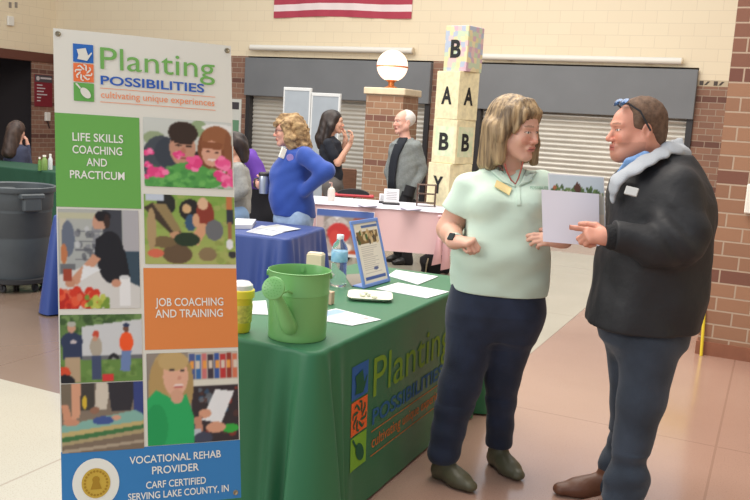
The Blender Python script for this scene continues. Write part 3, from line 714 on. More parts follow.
# ---- man in the black jacket
def man_black():
    f = Fig(640, 3.5); J = f.J
    skin = (206, 144, 122)
    hc = J(637.5, 129.5, 0); HR = frame_yaw(math.radians(94), math.radians(-6), math.radians(0)); hs = 1.05
    shN, shF = J(668, 192, -.2), J(652, 190, .2)
    elN, wrN = J(680, 241, -.25), J(611, 238, -.26)
    elF, wrF = J(655, 246, .3), J(612, 228, .16)
    lo = V3(-.38, -.38, 0); hi = V3(.32, .34, 1.84)
    F = Field(lo, hi, .009, (((hc[0]-.14, hc[0]+.12, .0035), (-.38, wrN[0]+.03, .0036)), ((-.12, .12, .0035), (wrN[1]-.07, wrN[1]+.07, .0038)), ((hc[2]-.14, hc[2]+.15, .0035), (wrN[2]-.1, wrN[2]+.1, .0038))))
    head_sdf(F, hc, HR, hs)
    F.cone(J(655, 172, 0), hc+V3(.03, 0, -.055), .078, .066, .04); F.ell(hc+V3(-.035, 0, -.1), (.06, .05, .03), None, .03)
    tz = lambda py: J(650, py)[2]
    F.stack([(tz(335), J(645, 335)[0], 0, .14, .16, 0), (tz(250), J(650, 250)[0], 0, .15, .17, 0), (tz(195), J(660, 195)[0], 0, .12, .17, 0), (tz(174), J(658, 174)[0], 0, .07, .1, 0)], .03)
    for a, b, c in ((shN, elN, wrN), (shF, elF, wrF)): F.cone(a, b, .04, .04, .03); F.cone(b, c, .038, .03, .02)
    kn = hand_sdf(F, wrN+V3(.0, 0, 0), V3(-1, -.05, .07), V3(-.1, .75, -.62), V3(.0, .6, .8), .185, curl=(.04, 1.2, 1.25, 1.3), th=.35, fat=1.16)
    hand_sdf(F, wrF, V3(-1, .0, .1), V3(0, -.6, -.5), V3(0, -.6, .8), .185, curl=(.3, .4, .5, .6), th=.3, fat=1.05)
    for h, k_, a in ((J(648, 335, -.1), J(643, 400, -.12), J(624, 485, -.14)), (J(640, 335, .1), J(628, 400, .08), J(611, 478, .08))): F.cone(h, k_, .06, .04, .02); F.cone(k_, a, .04, .03, .02)
    hcC = head_color(hc, HR, hs, skin, (176, 96, 86), (120, 84, 62), (70, 80, 90), stub=(150, 105, 84))
    body = F.build('person', SKIN, loc=tuple(f.root), rz=f.rz, col=hcC)
    tag(body, 'man in a black jacket pointing at the papers, sunglasses pushed up on his head', 'person')
    # cropped hair
    PP = lambda x, y, z: hc+HR@(V3(x, y, z)*hs); MM = [list(HR[i]) for i in range(3)]
    Hh = Field(hc+V3(-.16, -.13, -.12), hc+V3(.16, .13, .15), .0035)
    Hh.ell(PP(0, -.018, .038), V3(.0795, .099, .089)*hs, MM); Hh.ell(PP(0, -.06, -.02), V3(.066, .052, .07)*hs, MM, .02)
    for t in (-1, 1): Hh.cone(PP(t*.068, .02, .04), PP(t*.07, .012, -.01), .012, .007, .02)
    Hh.ell(PP(0, .11, .03), V3(.11, .085, .1)*hs, MM, .01, 'c')
    for t in (-1, 1): Hh.ell(PP(t*.08, .03, -.04), V3(.04, .045, .045)*hs, MM, .008, 'c')
    Hh.wrinkle(.0012, 160, 2)
    Hh.build('hair', mat('cropped_brown_hair', (104, 80, 64), .8, var=.25, vscale=60, bump=.5, bscale=260), body)
    # sunglasses on the crown
    Mg = mat('sunglass_lens', (60, 84, 120), .12, metal=.5); Mk = mat('sunglass_frame', (36, 36, 42), .3)
    g = empty('sunglasses', tuple(f.root), f.rz); tag(g, 'dark sunglasses with blue lenses pushed up on the head of the man in black', 'sunglasses')
    for t in (-1, 1):
        b = MB(); b.tube([PP(t*.06, .06, .102), PP(t*.083, .02, .07), PP(t*.088, -.005, .02), PP(t*.088, -.018, -.004)], .004, 8); b.build('temple', Mk, g, True)
        c = PP(t*.034, .064, .106); ny = nrm(HR@V3(0, .62, .8)); X = HR@V3(1, 0, 0); Yv = nrm(np.cross(ny, X))
        M = Matrix(((X[0], Yv[0], ny[0], c[0]), (X[1], Yv[1], ny[1], c[1]), (X[2], Yv[2], ny[2], c[2]), (0, 0, 0, 1)))
        b = MB(); b.lathe([(0, .012), (.012, .011), (.022, .008), (.03, .002), (.03, 0), (0, 0)], n=24, M=M @ Matrix.Diagonal((1, .75, 1, 1))); b.build('lens', Mg, g, True)
    b = MB(); b.tube([PP(-.008, .07, .107), PP(0, .071, .11), PP(.008, .07, .107)], .003, 6); b.build('bridge', Mk, g, True)
    # jacket
    S = Field(V3(-.34, -.42, .68), V3(.42, .4, 1.66), .0065)
    def sec(py, xl, xr, ry, cy=0): a = J(xl, py); b_ = J(xr, py); return (a[2], (a[0]+b_[0])/2, cy, (b_[0]-a[0])/2, ry, 0)
    S.stack([sec(330, 587.5, 693, .235), sec(318, 588, 696, .24), sec(290, 594, 702, .245), sec(250, 600, 707, .25), (sec(215, 607, 710, .25)), sec(195, 609, 709, .24), sec(180, 612, 708, .2), sec(168, 624, 703, .16), sec(158, 640, 697, .12), sec(151, 652, 692, .09)], .03)
    S.cone(J(676, 190, -.17), J(681, 240, -.26), .098, .088, .05); S.cone(J(683, 240, -.27), J(652, 246, -.28), .088, .078, .05); S.cone(J(652, 246, -.28), J(613, 237, -.265), .076, .054, .03)
    S.cone(J(656, 190, .16), J(658, 240, .27), .085, .08, .05); S.cone(J(658, 240, .27), J(620, 230, .17), .078, .055, .03)
    S.wrinkle(.006, 20, 12); S.wrinkle(.003, 45, 4)
    # drag folds down the sleeve and across the back
    g = S.grid((slice(None),)*3); u_ = (g[0]*.6+g[2]*.8)
    fold = np.exp(-((g[0]-J(672, 235, -.3)[0])/.14)**2-((g[2]-J(672, 235, -.3)[2])/.13)**2)*np.clip((-g[1]-.12)*6, 0, 1)
    S.D = (S.D+np.where(np.abs(S.D) < .05, fold*.011*np.sin(u_*62+np.sin(g[0]*25)*.9), 0)).astype(np.float32)
    low = np.clip((J(640, 270)[2]-g[2])*5, 0, 1); S.D = (S.D+np.where(np.abs(S.D) < .05, low*.004*np.sin(g[0]*38+g[1]*20+np.sin(g[2]*9)*2), 0)).astype(np.float32)
    S.half(J(640, 324), (0.02, 0, -1), .004)
    S.cone(J(640, 160, 0), J(662, 132, 0), .085, .1, .01, 'c')
    q = S.sl((-9, -.36, J(609, 250)[2]-.04), (J(611, 237, -.265)[0], -.17, J(609, 222)[2]+.1)); S.D[q] = np.maximum(S.D[q], .01)
    MB_ = mat('black_shell', (33, 33, 36), .65, bump=.4, bscale=22, sheen=.02)
    jk = S.build('jacket', MB_, body)
    # knit cuffs
    b = MB(); a = J(616, 237.3, -.265); c = J(605.5, 236.6, -.265); b.tube([a, a*.5+c*.5, c], [.05, .05, .042], 20); b.build('cuff', mat('knit_cuff', (28, 28, 30), .9, bump=.6, bscale=120), jk, True)
    # jacket chest badge
    c = J(631.5, 191.5, -.262); b = MB(); M = Matrix.Translation(tuple(c)) @ Matrix.Rotation(math.radians(10), 4, 'Y') @ Matrix.Rotation(math.radians(-25), 4, 'Z') @ Matrix.Rotation(math.radians(-20), 4, 'X'); b.box((-.024, -.006, -.017), (.024, .004, .017), .002, M)
    b.build('chest_badge', mat('badge_grey', (186, 186, 184), .5), jk)
    # grey hood and front edge
    C = Field(V3(-.3, -.35, 1.2), V3(.3, .3, 1.72), .005)
    ring = [(613, 198, -.12), (615, 187, -.14), (621, 178, -.15), (633, 169, -.15), (648, 160, -.14), (662, 153, -.115), (674, 148, -.06), (680, 147, .02), (672, 148, .1)]
    p = [J(*q) for q in ring]
    for a, b_ in zip(p[:-1], p[1:]): C.cone(a, b_, .027, .029, .014, w=V3(0, 1, .55), sx=1.2, sy=.36)
    C.cone(J(666, 152, -.04), J(686, 153, -.02), .03, .02, .03); C.cone(J(666, 152, .06), J(686, 154, .05), .03, .02, .03)
    C.wrinkle(.002, 40, 6)
    hd = C.build('hood', mat('grey_fleece', (168, 172, 178), .9, bump=.3, bscale=200), body); hd['label'] = 'light grey hood and collar over the jacket'
    C = Field(V3(-.25, -.3, 1.25), V3(.2, .25, 1.62), .0045)
    for sy in (-1, 1):
        p = [J(646, 158, sy*.1), J(632, 164, sy*.09), J(622, 176, sy*.04)]
        for a, b_ in zip(p[:-1], p[1:]): C.cone(a, b_, .024, .022, .012, w=V3(0, 1, 0), sx=.5, sy=1.25)
    C.cone(J(642, 172, 0), J(628, 186, -.0), .085, .05, .03)
    C.build('shirt_collar', mat('blue_check', (120, 156, 204), .8, var=.12, vscale=90), body)
    # jeans
    P = Field(V3(-.36, -.34, -.0), V3(.36, .32, .95), .007)
    P.stack([sec(350, 612, 672, .12), sec(338, 601, 686, .17), sec(318, 597, 690, .19)], .03)
    P.cone(J(650, 342, -.1), J(641, 400, -.12), .125, .094, .06); P.cone(J(641, 400, -.12), J(625, 478, -.14), .092, .072, .04); P.cone(J(629, 478, -.14), J(619, 502, -.14), .08, .088, .03)
    P.cone(J(634, 342, .09), J(631, 400, .08), .12, .088, .06); P.cone(J(632, 400, .08), J(620, 465, .08), .084, .068, .04); P.cone(J(617, 462, .08), J(611, 482, .08), .07, .076, .03)
    P.wrinkle(.003, 26, 15); P.wrinkle(.006, 44, 16, zr=(0, .3), stretch=(.3, .3, 2.4))
    P.half((0, 0, .035), (0, 0, -1))
    MJ = mat('worn_denim', (48, 56, 68), .9, bump=.3, bscale=260, var=.3, vscale=6, sheen=.15)
    P.build('jeans', MJ, body)
    for c, sy in ((J(619, 500, -.14), -1), (J(609, 480, .08), 1)):
        B = Field(V3(-.5, -.4, -.01), V3(.4, .4, .22), .006); d = nrm(V3(-1, -.12 if sy < 0 else -.05, 0)); base = V3(c[0], c[1], 0)-d*.06
        shoe(B, base, base+d*.31, .1, .052, .02, .02); sole_cut(B)
        B.build('shoe', mat('brown_leather', (104, 66, 48), .45, bump=.15, bscale=70), body)
    return f, body
mf, man = man_black()
# ------------------------------------------------------------------ the people further back
def simple_person(px, D0, label, head, neck, torso, arms, legs, skin, shirtm, jeansm, hairfn, extra=None, lip=(176, 100, 92), hs=1.0, brow=(110, 84, 66), res=.0075, tk=.0, sleeve=None, hands=True, torsop=2.3):
    f = Fig(px, D0); J = f.J; (hx, hy, hdy), hyaw, hpitch = head
    hc = J(hx, hy, hdy); HR = frame_yaw(math.radians(hyaw), math.radians(hpitch))
    pts = [hc]+[J(*q) for a in arms for q in a['j']]+[J(*q) for l in legs for q in l]
    lo, hi = wrange(*pts, pad=.22); lo[2] = max(lo[2], -.02)
    fx = [(hc[i]-.14, hc[i]+.14, .0055) for i in range(3)]; fine = [[fx[0]], [fx[1]], [fx[2]]]
    for a in arms:
        w = J(*a['j'][2])
        for i in range(3): fine[i].append((w[i]-.1, w[i]+.1, .0055))
    F = Field(lo, hi, .011, fine); head_sdf(F, hc, HR, hs)
    nb = J(*neck); F.cone(nb, hc+V3(0, .01, -.06), .062, .054, .03)
    def secs(T, sc=1.0):
        out = []
        for (py, xl, xr, ry, yw) in T:
            a = J(xl, py); b = J(xr, py); out.append((a[2], (a[0]+b[0])/2, hdy*0, (b[0]-a[0])/2*sc, ry*sc, yw))
        return sorted(out)
    F.stack(secs(torso, .82), .03)
    for a in arms:
        j = [J(*q) for q in a['j']]; F.cone(j[0], j[1], .036, .036, .03); F.cone(j[1], j[2], .038, .027, .02)
        hand_sdf(F, j[2], V3(*a['d']), V3(*a['n']), V3(*a['t']), .17, curl=a.get('c', (.5, .6, .6, .7)), th=.3)
    for l in legs:
        j = [J(*q) for q in l]
        for u, v, r0, r1 in zip(j[:-1], j[1:], (.07, .05), (.05, .035)): F.cone(u, v, r0, r1, .02)
    body = F.build('person', SKIN, loc=tuple(f.root), rz=f.rz, col=head_color(hc, HR, hs, skin, lip, brow)); tag(body, label, 'person')
    S = Field(lo-.05, hi+.05, res); S.stack(secs(torso), .03, p=torsop)
    for a in arms:
        j = [J(*q) for q in a['j']]; r = a.get('r', (.062, .056, .05, .038))
        if a.get('long', True): S.cone(j[0], j[1], r[0], r[1], .03); S.cone(j[1], j[2]+nrm(j[1]-j[2])*.02, r[2], r[3], .03)
        else: S.cone(j[0], j[0]*.35+j[1]*.65, r[0], r[1], .03)
    if extra: extra(S, J, 'shirt')
    S.wrinkle(.006, 24, int(px)); S.wrinkle(.003, 52, 7); S.cone(nb+V3(0, -.02, .0), hc+V3(0, 0, -.02), .055, .07, .01, 'c')
    zb = min(J(t[1], t[0])[2] for t in torso); g = S.grid((slice(None),)*3)
    sh = S.build('top', shirtm, body)
    if jeansm:
        P = Field(lo-.05, V3(hi[0]+.05, hi[1]+.05, zb+.2), .01); t0 = sorted(torso)[-1]
        a = J(t0[1], t0[0]); b = J(t0[2], t0[0]); c = (a+b)/2; rx = (b[0]-a[0])/2
        P.stack([(c[2]-.14, c[0], 0, rx*.9, t0[3]*.8, 0), (c[2]-.05, c[0], 0, rx*.96, t0[3]*.95, 0), (c[2]+.06, c[0], 0, rx*.92, t0[3]*.9, 0)], .04)
        for l in legs:
            j = [J(*q) for q in l]; P.cone(j[0], j[1], .1, .075, .05); P.cone(j[1], j[2], .075, .062, .03)
        P.wrinkle(.005, 28, 3, stretch=(.5, .5, 2)); P.build('trousers', jeansm, body)
        for l in legs:
            j = J(*l[-1]); B = Field(V3(j[0]-.32, j[1]-.32, -.02), V3(j[0]+.32, j[1]+.32, .2), .008); d = HR@V3(0, 1, 0); d[2] = 0; d = nrm(d)
            base = V3(j[0], j[1], 0)-d*.07; shoe(B, base, base+d*.27, .09, .045); sole_cut(B); B.build('shoe', mat('black_shoe', (34, 33, 34), .4), body)
    PP = lambda x, y, z: hc+HR@(V3(x, y, z)*hs); MM = [list(HR[i]) for i in range(3)]
    Hh = Field(hc+V3(-.26, -.26, -.36), hc+V3(.26, .26, .2), .006); hm, nm = hairfn(Hh, PP, MM, hs, hc)
    Hh.build('hair', hm, body)
    return f, body, J, PP, HR, hc
# woman in royal blue
def hair_curly(Hh, PP, MM, hs, hc):
    Hh.ell(PP(0, -.025, .045), V3(.092, .105, .09), MM)
    for t in (-1, 1): Hh.cone(PP(t*.07, .01, .05), PP(t*.095, -.0, -.05), .04, .045, .02); Hh.cone(PP(t*.085, -.01, -.05), PP(t*.085, -.02, -.12), .05, .04, .02)
    Hh.cone(PP(0, -.07, .0), PP(0, -.10, -.13), .085, .075, .03); Hh.cone(PP(.04, -.09, -.02), PP(.05, -.13, -.14), .06, .05, .02)
    Hh.cone(PP(0, .05, .1), PP(-.03, .09, .055), .03, .02, .02); Hh.cone(PP(0, .05, .1), PP(.03, .09, .055), .03, .02, .02)
    Hh.ell(PP(0, .1, -.03), V3(.055, .065, .08), MM, .01, 'c'); Hh.wrinkle(.007, 75, 5); Hh.wrinkle(.004, 130, 6)
    return mat('curly_blonde_hair', (122, 94, 64), .7, rgb2=(182, 152, 110), vscale=30, bump=.6, bscale=90), 0
blu = mat('royal_blue_knit', (42, 74, 156), .85, bump=.2, bscale=120, sheen=.2)
def blue_extra(S, J, w):
    S.ell(J(279, 172, 0), (.06, .1, .07), None, .05); S.ell(J(284, 198, 0), (.11, .15, .1), None, .06)
bf, bw, BJ, BP, BR, bhc = simple_person(291, 6.72, 'woman with curly blonde hair in a royal blue pullover, glasses and pale jeans',
    ((289, 131, 0), 97, -4), (299, 152, 0),
    [(214, 273, 315, .17, 0), (205, 271.5, 316, .18, 0), (190, 271, 314, .185, 0), (172, 272, 314, .18, 0), (160, 277, 315, .175, 0), (151, 283, 312, .15, 0), (146, 290, 307, .08, 0)],
    [{'j': ((305, 156, -.17), (326, 171, -.26), (303, 193, -.16)), 'd': (-.8, .2, -.5), 'n': (.2, 1, 0), 't': (-.5, 0, .8), 'r': (.075, .064, .062, .045)},
     {'j': ((297, 158, .17), (280, 186, .2), (268, 187, .02)), 'd': (-.6, -.2, .1), 'n': (.3, 1, .1), 't': (0, .2, 1), 'c': (.9, 1, 1, 1), 'r': (.07, .058, .052, .04)}],
    [((297, 222, -.09), (293, 262, -.1), (296, 305, -.1)), ((290, 222, .09), (288, 262, .08), (292, 303, .1))],
    (214, 160, 140), blu, mat('pale_denim', (150, 172, 200), .9, var=.12, vscale=20, bump=.2, bscale=200), hair_curly, blue_extra)
b = MB()
for t in (-1, 1):
    b.tube([BP(t*.075, .0, .008), BP(t*.06, .085, .006)], .003, 6)
    b.tube([BP(t*.033+.022*math.cos(a), .103, .0+.018*math.sin(a)) for a in (2*PI*k/14 for k in range(15))], .003, 6)
b.tube([BP(-.011, .105, .003), BP(.011, .105, .003)], .003, 6); b.build('glasses', mat('dark_red_frame', (86, 34, 44), .3), bw, True)
b = MB(); c = BJ(282.5, 153, -.158); M = Matrix.Translation(tuple(c)) @ Matrix.Rotation(math.radians(35), 4, 'Z') @ Matrix.Rotation(math.radians(20), 4, 'Y'); b.box((-.022, -.012, -.04), (.022, .004, .04), .002, M); nt = b.build('name_sticker', M_WHITE, bw)
b = MB(); c = BJ(290, 157.5, -.172); M = Matrix.Translation(tuple(c)) @ Matrix.Rotation(math.radians(20), 4, 'Z'); b.lathe([(0, -.002), (.028, -.002), (.028, .004), (0, .004)], n=20, M=M @ Matrix.Rotation(PI/2, 4, 'X')); b.build('chest_emblem', mat('emblem_pale', (150, 130, 190), .7), bw)
# her steel travel mug
c = BJ(264, 184, 0.0); r = empty('travel_mug', tuple(bf.root+bf.R@c-V3(0, 0, .075)), YAW); tag(r, 'steel travel mug with a black lid held by the woman in royal blue', 'mug')
b = MB(); b.lathe([(.0, 0), (.036, 0), (.041, .06), (.043, .13), (.04, .14), (0, .14)]); b.build('cup_body', mat('brushed_steel', (176, 182, 196), .3, metal=.7), r, True)
b = MB(); b.lathe([(0, .14), (.045, .14), (.045, .16), (.036, .168), (0, .168)]); b.build('lid', M_DARKM, r, True)
b = MB(); b.tube([(-.04, 0, .12), (-.075, 0, .11), (-.078, 0, .05), (-.038, 0, .035)], .008, 8); b.build('handle', M_DARKM, r, True)
# dark haired woman in black
def hair_long_dark(Hh, PP, MM, hs, hc):
    Hh.ell(PP(0, -.02, .045), V3(.09, .108, .092), MM)
    for t in (-1, 1): Hh.cone(PP(t*.065, .01, .05), PP(t*.088, -.02, -.05), .035, .04, .02); Hh.cone(PP(t*.08, -.03, -.05), PP(t*.08, -.07, -.24), .05, .035, .03)
    Hh.cone(PP(0, -.06, .0), PP(0, -.11, -.2), .09, .075, .03); Hh.cone(PP(0, -.11, -.2), PP(0, -.12, -.28), .07, .04, .03)
    Hh.ell(PP(0, .1, -.03), V3(.055, .06, .085), MM, .01, 'c'); Hh.wrinkle(.003, 60, 5)
    return mat('dark_hair', (32, 26, 26), .45, rgb2=(58, 46, 42), vscale=30, stretch=(1, 1, .1)), 0
blk = mat('black_tee', (30, 34, 44), .85, bump=.2, bscale=150)
simple_person(331, 9.55, 'woman with long dark hair in a black top, one hand raised to her face', ((333.5, 122, 0), -88, -3), (328, 136, 0),
    [(180, 322, 343, .13, 0), (165, 321, 342, .13, 0), (150, 319.5, 344, .15, 0), (141, 320, 341, .15, 0), (136, 325, 334, .07, 0)],
    [{'j': ((328, 144, -.15), (338, 163, -.16), (350, 144, -.16)), 'd': (.3, 0, .9), 'n': (-1, 0, .2), 't': (0, -1, 0), 'long': False, 'r': (.065, .058, .05, .04)},
     {'j': ((333, 144, .14), (342, 160, .1), (345.5, 139, .02)), 'd': (-.15, 0, 1), 'n': (-1, 0, 0), 't': (0, -1, .2), 'long': False, 'r': (.06, .055, .05, .04)}],
    [((332, 188, -.08), (334, 220, -.1), (333, 258, -.1)), ((334, 188, .08), (336, 220, .08), (336, 256, .1))],
    (212, 164, 140), blk, mat('grey_trousers', (96, 92, 90), .9), hair_long_dark)
# grey blazer man
def hair_white(Hh, PP, MM, hs, hc):
    Hh.ell(PP(0, -.03, .036), V3(.0835*hs, .095*hs, .088*hs), MM); Hh.ell(PP(0, .135, .0), V3(.12, .1, .1), MM, .01, 'c')
    for t in (-1, 1): Hh.ell(PP(t*.08, .03, -.05), V3(.04, .05, .045), MM, .01, 'c')
    Hh.wrinkle(.002, 90, 5); return mat('white_hair', (214, 208, 204), .8, bump=.4, bscale=200), 0
tweed = mat('grey_tweed', (128, 134, 134), .9, var=.1, vscale=60, bump=.3, bscale=200)
gf, gm, GJ, GP, GR, ghc = simple_person(405, 9.5, 'white-haired man in a grey blazer over a black shirt, hand in his pocket', ((404, 122, 0), 118, -2), (405, 138, 0),
    [(204, 389, 417, .13, 0), (190, 389, 418, .14, 0), (170, 389.5, 419, .15, .1), (152, 390, 420, .15, .2), (143, 391, 420, .14, .2), (138, 398, 413, .08, .2)],
    [{'j': ((416, 147, -.06), (423, 170, -.02), (411, 193, -.12)), 'd': (-.5, -.1, -.8), 'n': (-.2, 1, 0), 't': (-1, 0, 0), 'r': (.068, .06, .058, .045)},
     {'j': ((394, 147, .08), (389, 172, .12), (393, 196, .0)), 'd': (.2, -.1, -.9), 'n': (0, 1, 0), 't': (1, 0, 0), 'r': (.062, .055, .052, .042)}],
    [((408, 206, -.08), (408, 228, -.08), (407, 262, -.1)), ((399, 206, .08), (399, 228, .08), (399, 260, .08))],
    (214, 164, 148), tweed, mat('black_trousers', (32, 32, 36), .85), hair_white, hs=1.08)
b = MB()   # black shirt showing between the blazer fronts
P_ = [((400, 138.5), (408, 139)), ((395, 146), (404, 147)), ((391.5, 156), (399, 157)), ((389.5, 168), (397, 169)), ((389, 180), (395.5, 181)), ((388.5, 192), (396, 193))]
v = []
for (l_, r_) in P_:
    for k in range(5):
        t = k/4; x = l_[0]+(r_[0]-l_[0])*t; v.append(GJ(x, l_[1], -.155+.04*abs(t-1)*1.2-(.0 if l_[1] > 145 else -.05)))
b.add(v, [(i*5+k, i*5+k+1, i*5+k+6, i*5+k+5) for i in range(5) for k in range(4)]); o = b.build('shirt_front', mat('black_shirt', (30, 34, 42), .9), gm, True)
md = o.modifiers.new('s', 'SOLIDIFY'); md.thickness = .02; md.offset = -1
b = MB(); b.tube([GJ(411, 186, -.165), GJ(408, 196, -.17)], .06, 12); b.tube([GJ(408, 192, -.12), GJ(405, 206, -.12)], [.07, .085], 12); b.build('pocket_side', MATS['black_trousers'], gm, True)
# seated person in a grey hoodie, mostly behind the banner
def hair_short_dark(Hh, PP, MM, hs, hc):
    Hh.ell(PP(0, -.02, .045), V3(.09, .105, .095), MM); Hh.cone(PP(0, -.07, 0), PP(0, -.09, -.1), .07, .05, .03); Hh.ell(PP(0, .1, -.03), V3(.06, .06, .08), MM, .01, 'c'); Hh.wrinkle(.004, 60, 5)
    return MATS['dark_hair'], 0
simple_person(233, 7.6, 'seated person with dark hair in a grey hooded sweatshirt, half behind the banner', ((233, 147, 0), 85, -8), (236, 160, 0),
    [(212, 222, 250, .16, 0), (195, 222, 251, .17, 0), (180, 222, 250, .17, 0), (168, 226, 247, .15, 0), (162, 230, 242, .09, 0)],
    [{'j': ((238, 170, -.17), (243, 190, -.2), (226, 200, -.22)), 'd': (-1, 0, 0), 'n': (0, .2, -1), 't': (0, 1, 0)}, {'j': ((236, 170, .17), (240, 190, .2), (224, 200, .2)), 'd': (-1, 0, 0), 'n': (0, 0, -1), 't': (0, -1, 0)}],
    [((236, 214, -.1), (216, 216, -.1), (216, 262, -.12)), ((236, 214, .1), (216, 216, .1), (216, 258, .1))],
    (206, 158, 136), mat('grey_marl', (150, 150, 146), .95, var=.08, vscale=50, bump=.3, bscale=160), mat('light_blue_denim', (128, 156, 190), .9), hair_short_dark)
# girl with long brown hair seen from behind, far left
def hair_very_long(Hh, PP, MM, hs, hc):
    Hh.ell(PP(0, -.01, .045), V3(.098, .115, .1), MM); Hh.cone(PP(0, -.05, .0), PP(0, -.10, -.3), .105, .09, .03); Hh.cone(PP(-.05, -.05, -.1), PP(-.06, -.09, -.3), .07, .07, .03)
    Hh.ell(PP(0, .11, -.03), V3(.06, .06, .085), MM, .01, 'c'); Hh.wrinkle(.003, 50, 5)
    return mat('brown_hair', (50, 36, 32), .5, rgb2=(74, 56, 48), vscale=30, stretch=(1, 1, .1)), 0
simple_person(16, 11.5, 'seated person with very long brown hair seen from behind, at the dark green table', ((17, 131, 0), -22, -6), (17, 143, .0),
    [(186, 8, 28, .13, 0), (170, 7, 28, .14, 0), (155, 7, 27, .14, 0), (147, 9, 25, .12, 0), (143, 13, 21, .07, 0)],
    [{'j': ((24, 150, .02), (29, 164, .1), (27.5, 145, .16)), 'd': (-.2, 0, 1), 'n': (-1, 0, 0), 't': (0, 1, 0), 'r': (.05, .045, .042, .035)}, {'j': ((9, 150, .02), (5, 164, .12), (10, 168, .3)), 'd': (.5, 1, 0), 'n': (0, 0, -1), 't': (1, 0, 0), 'r': (.05, .045, .042, .035)}],
    [((21, 186, .05), (22, 188, .45), (22, 212, .45)), ((13, 186, .05), (13, 188, .45), (13, 212, .45))],
    (206, 158, 140), mat('slate_top', (58, 62, 84), .9), mat('black_trousers', (32, 32, 36), .85), hair_very_long, res=.012)
# ------------------------------------------------------------------ table cloths
def drape(w, l, h, zb, m, name, seed=0, flare=.03, fold=.03, cfold=.07, r=.05, cw=.2, nseg=420, nz=26, flat_sides=()):
    """cloth over a w by l table (centre origin), hanging to zb; returns mesh object and the side function"""
    rg = np.random.default_rng(seed); ph = rg.uniform(0, 6.28, 8)
    hw, hl = w/2, l/2; sides = [((-hw+r, -hl), (hw-r, -hl), (0, -1)), ((hw, -hl+r), (hw, hl-r), (1, 0)), ((hw-r, hl), (-hw+r, hl), (0, 1)), ((-hw, hl-r), (-hw, -hl+r), (-1, 0))]
    P = []; S = 0
    for i, (a, b, n) in enumerate(sides):
        L = math.hypot(b[0]-a[0], b[1]-a[1]); k = max(8, int(nseg*L/(2*(w+l))))
        for j in range(k): t = j/k; P.append((a[0]+(b[0]-a[0])*t, a[1]+(b[1]-a[1])*t, n[0], n[1], min(t*L, L-t*L), i, t*L))
        a0 = math.atan2(n[1], n[0]); cx = b[0]-n[0]*r; cy = b[1]-n[1]*r
        for j in range(14): t = j/14; an = a0+t*PI/2; P.append((cx+r*math.cos(an), cy+r*math.sin(an), math.cos(an), math.sin(an), -1, i, 0))
    V = []; n = len(P)
    zs = [h-.0*k for k in (0,)]+[h-.004, h-.012]+[h-.02-(h-.02-zb)*(k/nz) for k in range(nz+1)]
    for zi, z in enumerate(zs):
        t = max(0, (h-z)/(h-zb)); inset = (.012, .004, 0)[zi] if zi < 3 else 0
        for (x, y, nx, ny, dc, sd, al) in P:
            d = max(dc, 0); cor = math.exp(-(d/cw)**2); amp = fold*(0.12 if sd in flat_sides else 1)
            o = flare*t+amp*(t**.9)*(.5+.5*math.sin(al*23+ph[sd]))*(.6+.4*math.sin(al*9+ph[sd+4]))*(1-cor*.3)
            o += cfold*(t**.8)*cor*(.5+.5*math.cos(2*PI*d/.115)) if dc >= 0 else cfold*(t**.8)
            V.append((x+nx*(o-inset), y+ny*(o-inset), z))
    Fc = [(i*n+j, (i+1)*n+j, (i+1)*n+(j+1) % n, i*n+(j+1) % n) for i in range(len(zs)-1) for j in range(n)]
    Fc.append(tuple(range(n)))
    me = bpy.data.meshes.new(name); me.from_pydata(V, [], Fc); me.update(); me.polygons.foreach_set('use_smooth', [len(p.vertices) == 4 for p in me.polygons])
    o = link(name, me, m); return o
def table_frame(o, w, l, h, mtop, label=None):
    q = MB(); q.box((-w/2+.02, -l/2+.02, h-.045), (w/2-.02, l/2-.02, h-.006), .006); q.build('tabletop', mtop, o)
    for sx in (-1, 1):
        for sy in (-1, 1): q = MB(); q.tube([(sx*(w/2-.1), sy*(l/2-.15), h-.04), (sx*(w/2-.1), sy*(l/2-.12), 0)], .016, 10); q.build('leg', M_DARKM, o, True)
MTOP = mat('laminate', (170, 160, 145), .5)
# green display table
TX0, TX1, TY0, TY1 = -2.19, -1.425, 2.62, 4.45
gt = empty('folding_table', ((TX0+TX1)/2, (TY0+TY1)/2, 0)); tag(gt, 'folding table hidden under the green cloth, beside the woman in mint', 'table')
table_frame(gt, TX1-TX0, TY1-TY0, .735, MTOP)
MG = mat('green_cloth', (36, 104, 66), .5, bump=.08, bscale=260, sheen=.06, spec=.6)
gc = drape(TX1-TX0, TY1-TY0, .75, .012, MG, 'tablecloth', 4, flare=.02, fold=.02, cfold=.105, cw=.13, nseg=600, flat_sides=(1,)); gc.location = gt.location
tag(gc, 'dark green tablecloth with a garden logo draped to the floor', 'tablecloth')
PH4 = np.random.default_rng(4).uniform(0, 6.28, 8)
def side_pt(u, v, e):   # u metres along +y from the near end, v height
    t = max(0, (.75-v)/.738); al = u-.05; d = min(al, (TY1-TY0-.1)-al); cor = math.exp(-(d/.13)**2); ph = PH4
    o = .02*t+.02*.12*(t**.9)*(.5+.5*math.sin(al*23+ph[1]))*(.6+.4*math.sin(al*9+ph[5]))*(1-cor*.3)+.105*(t**.8)*cor*(.5+.5*math.cos(2*PI*d/.115))
    return (TX1+o+e+.0012-gt.location.x, TY0+u-gt.location.y, v)
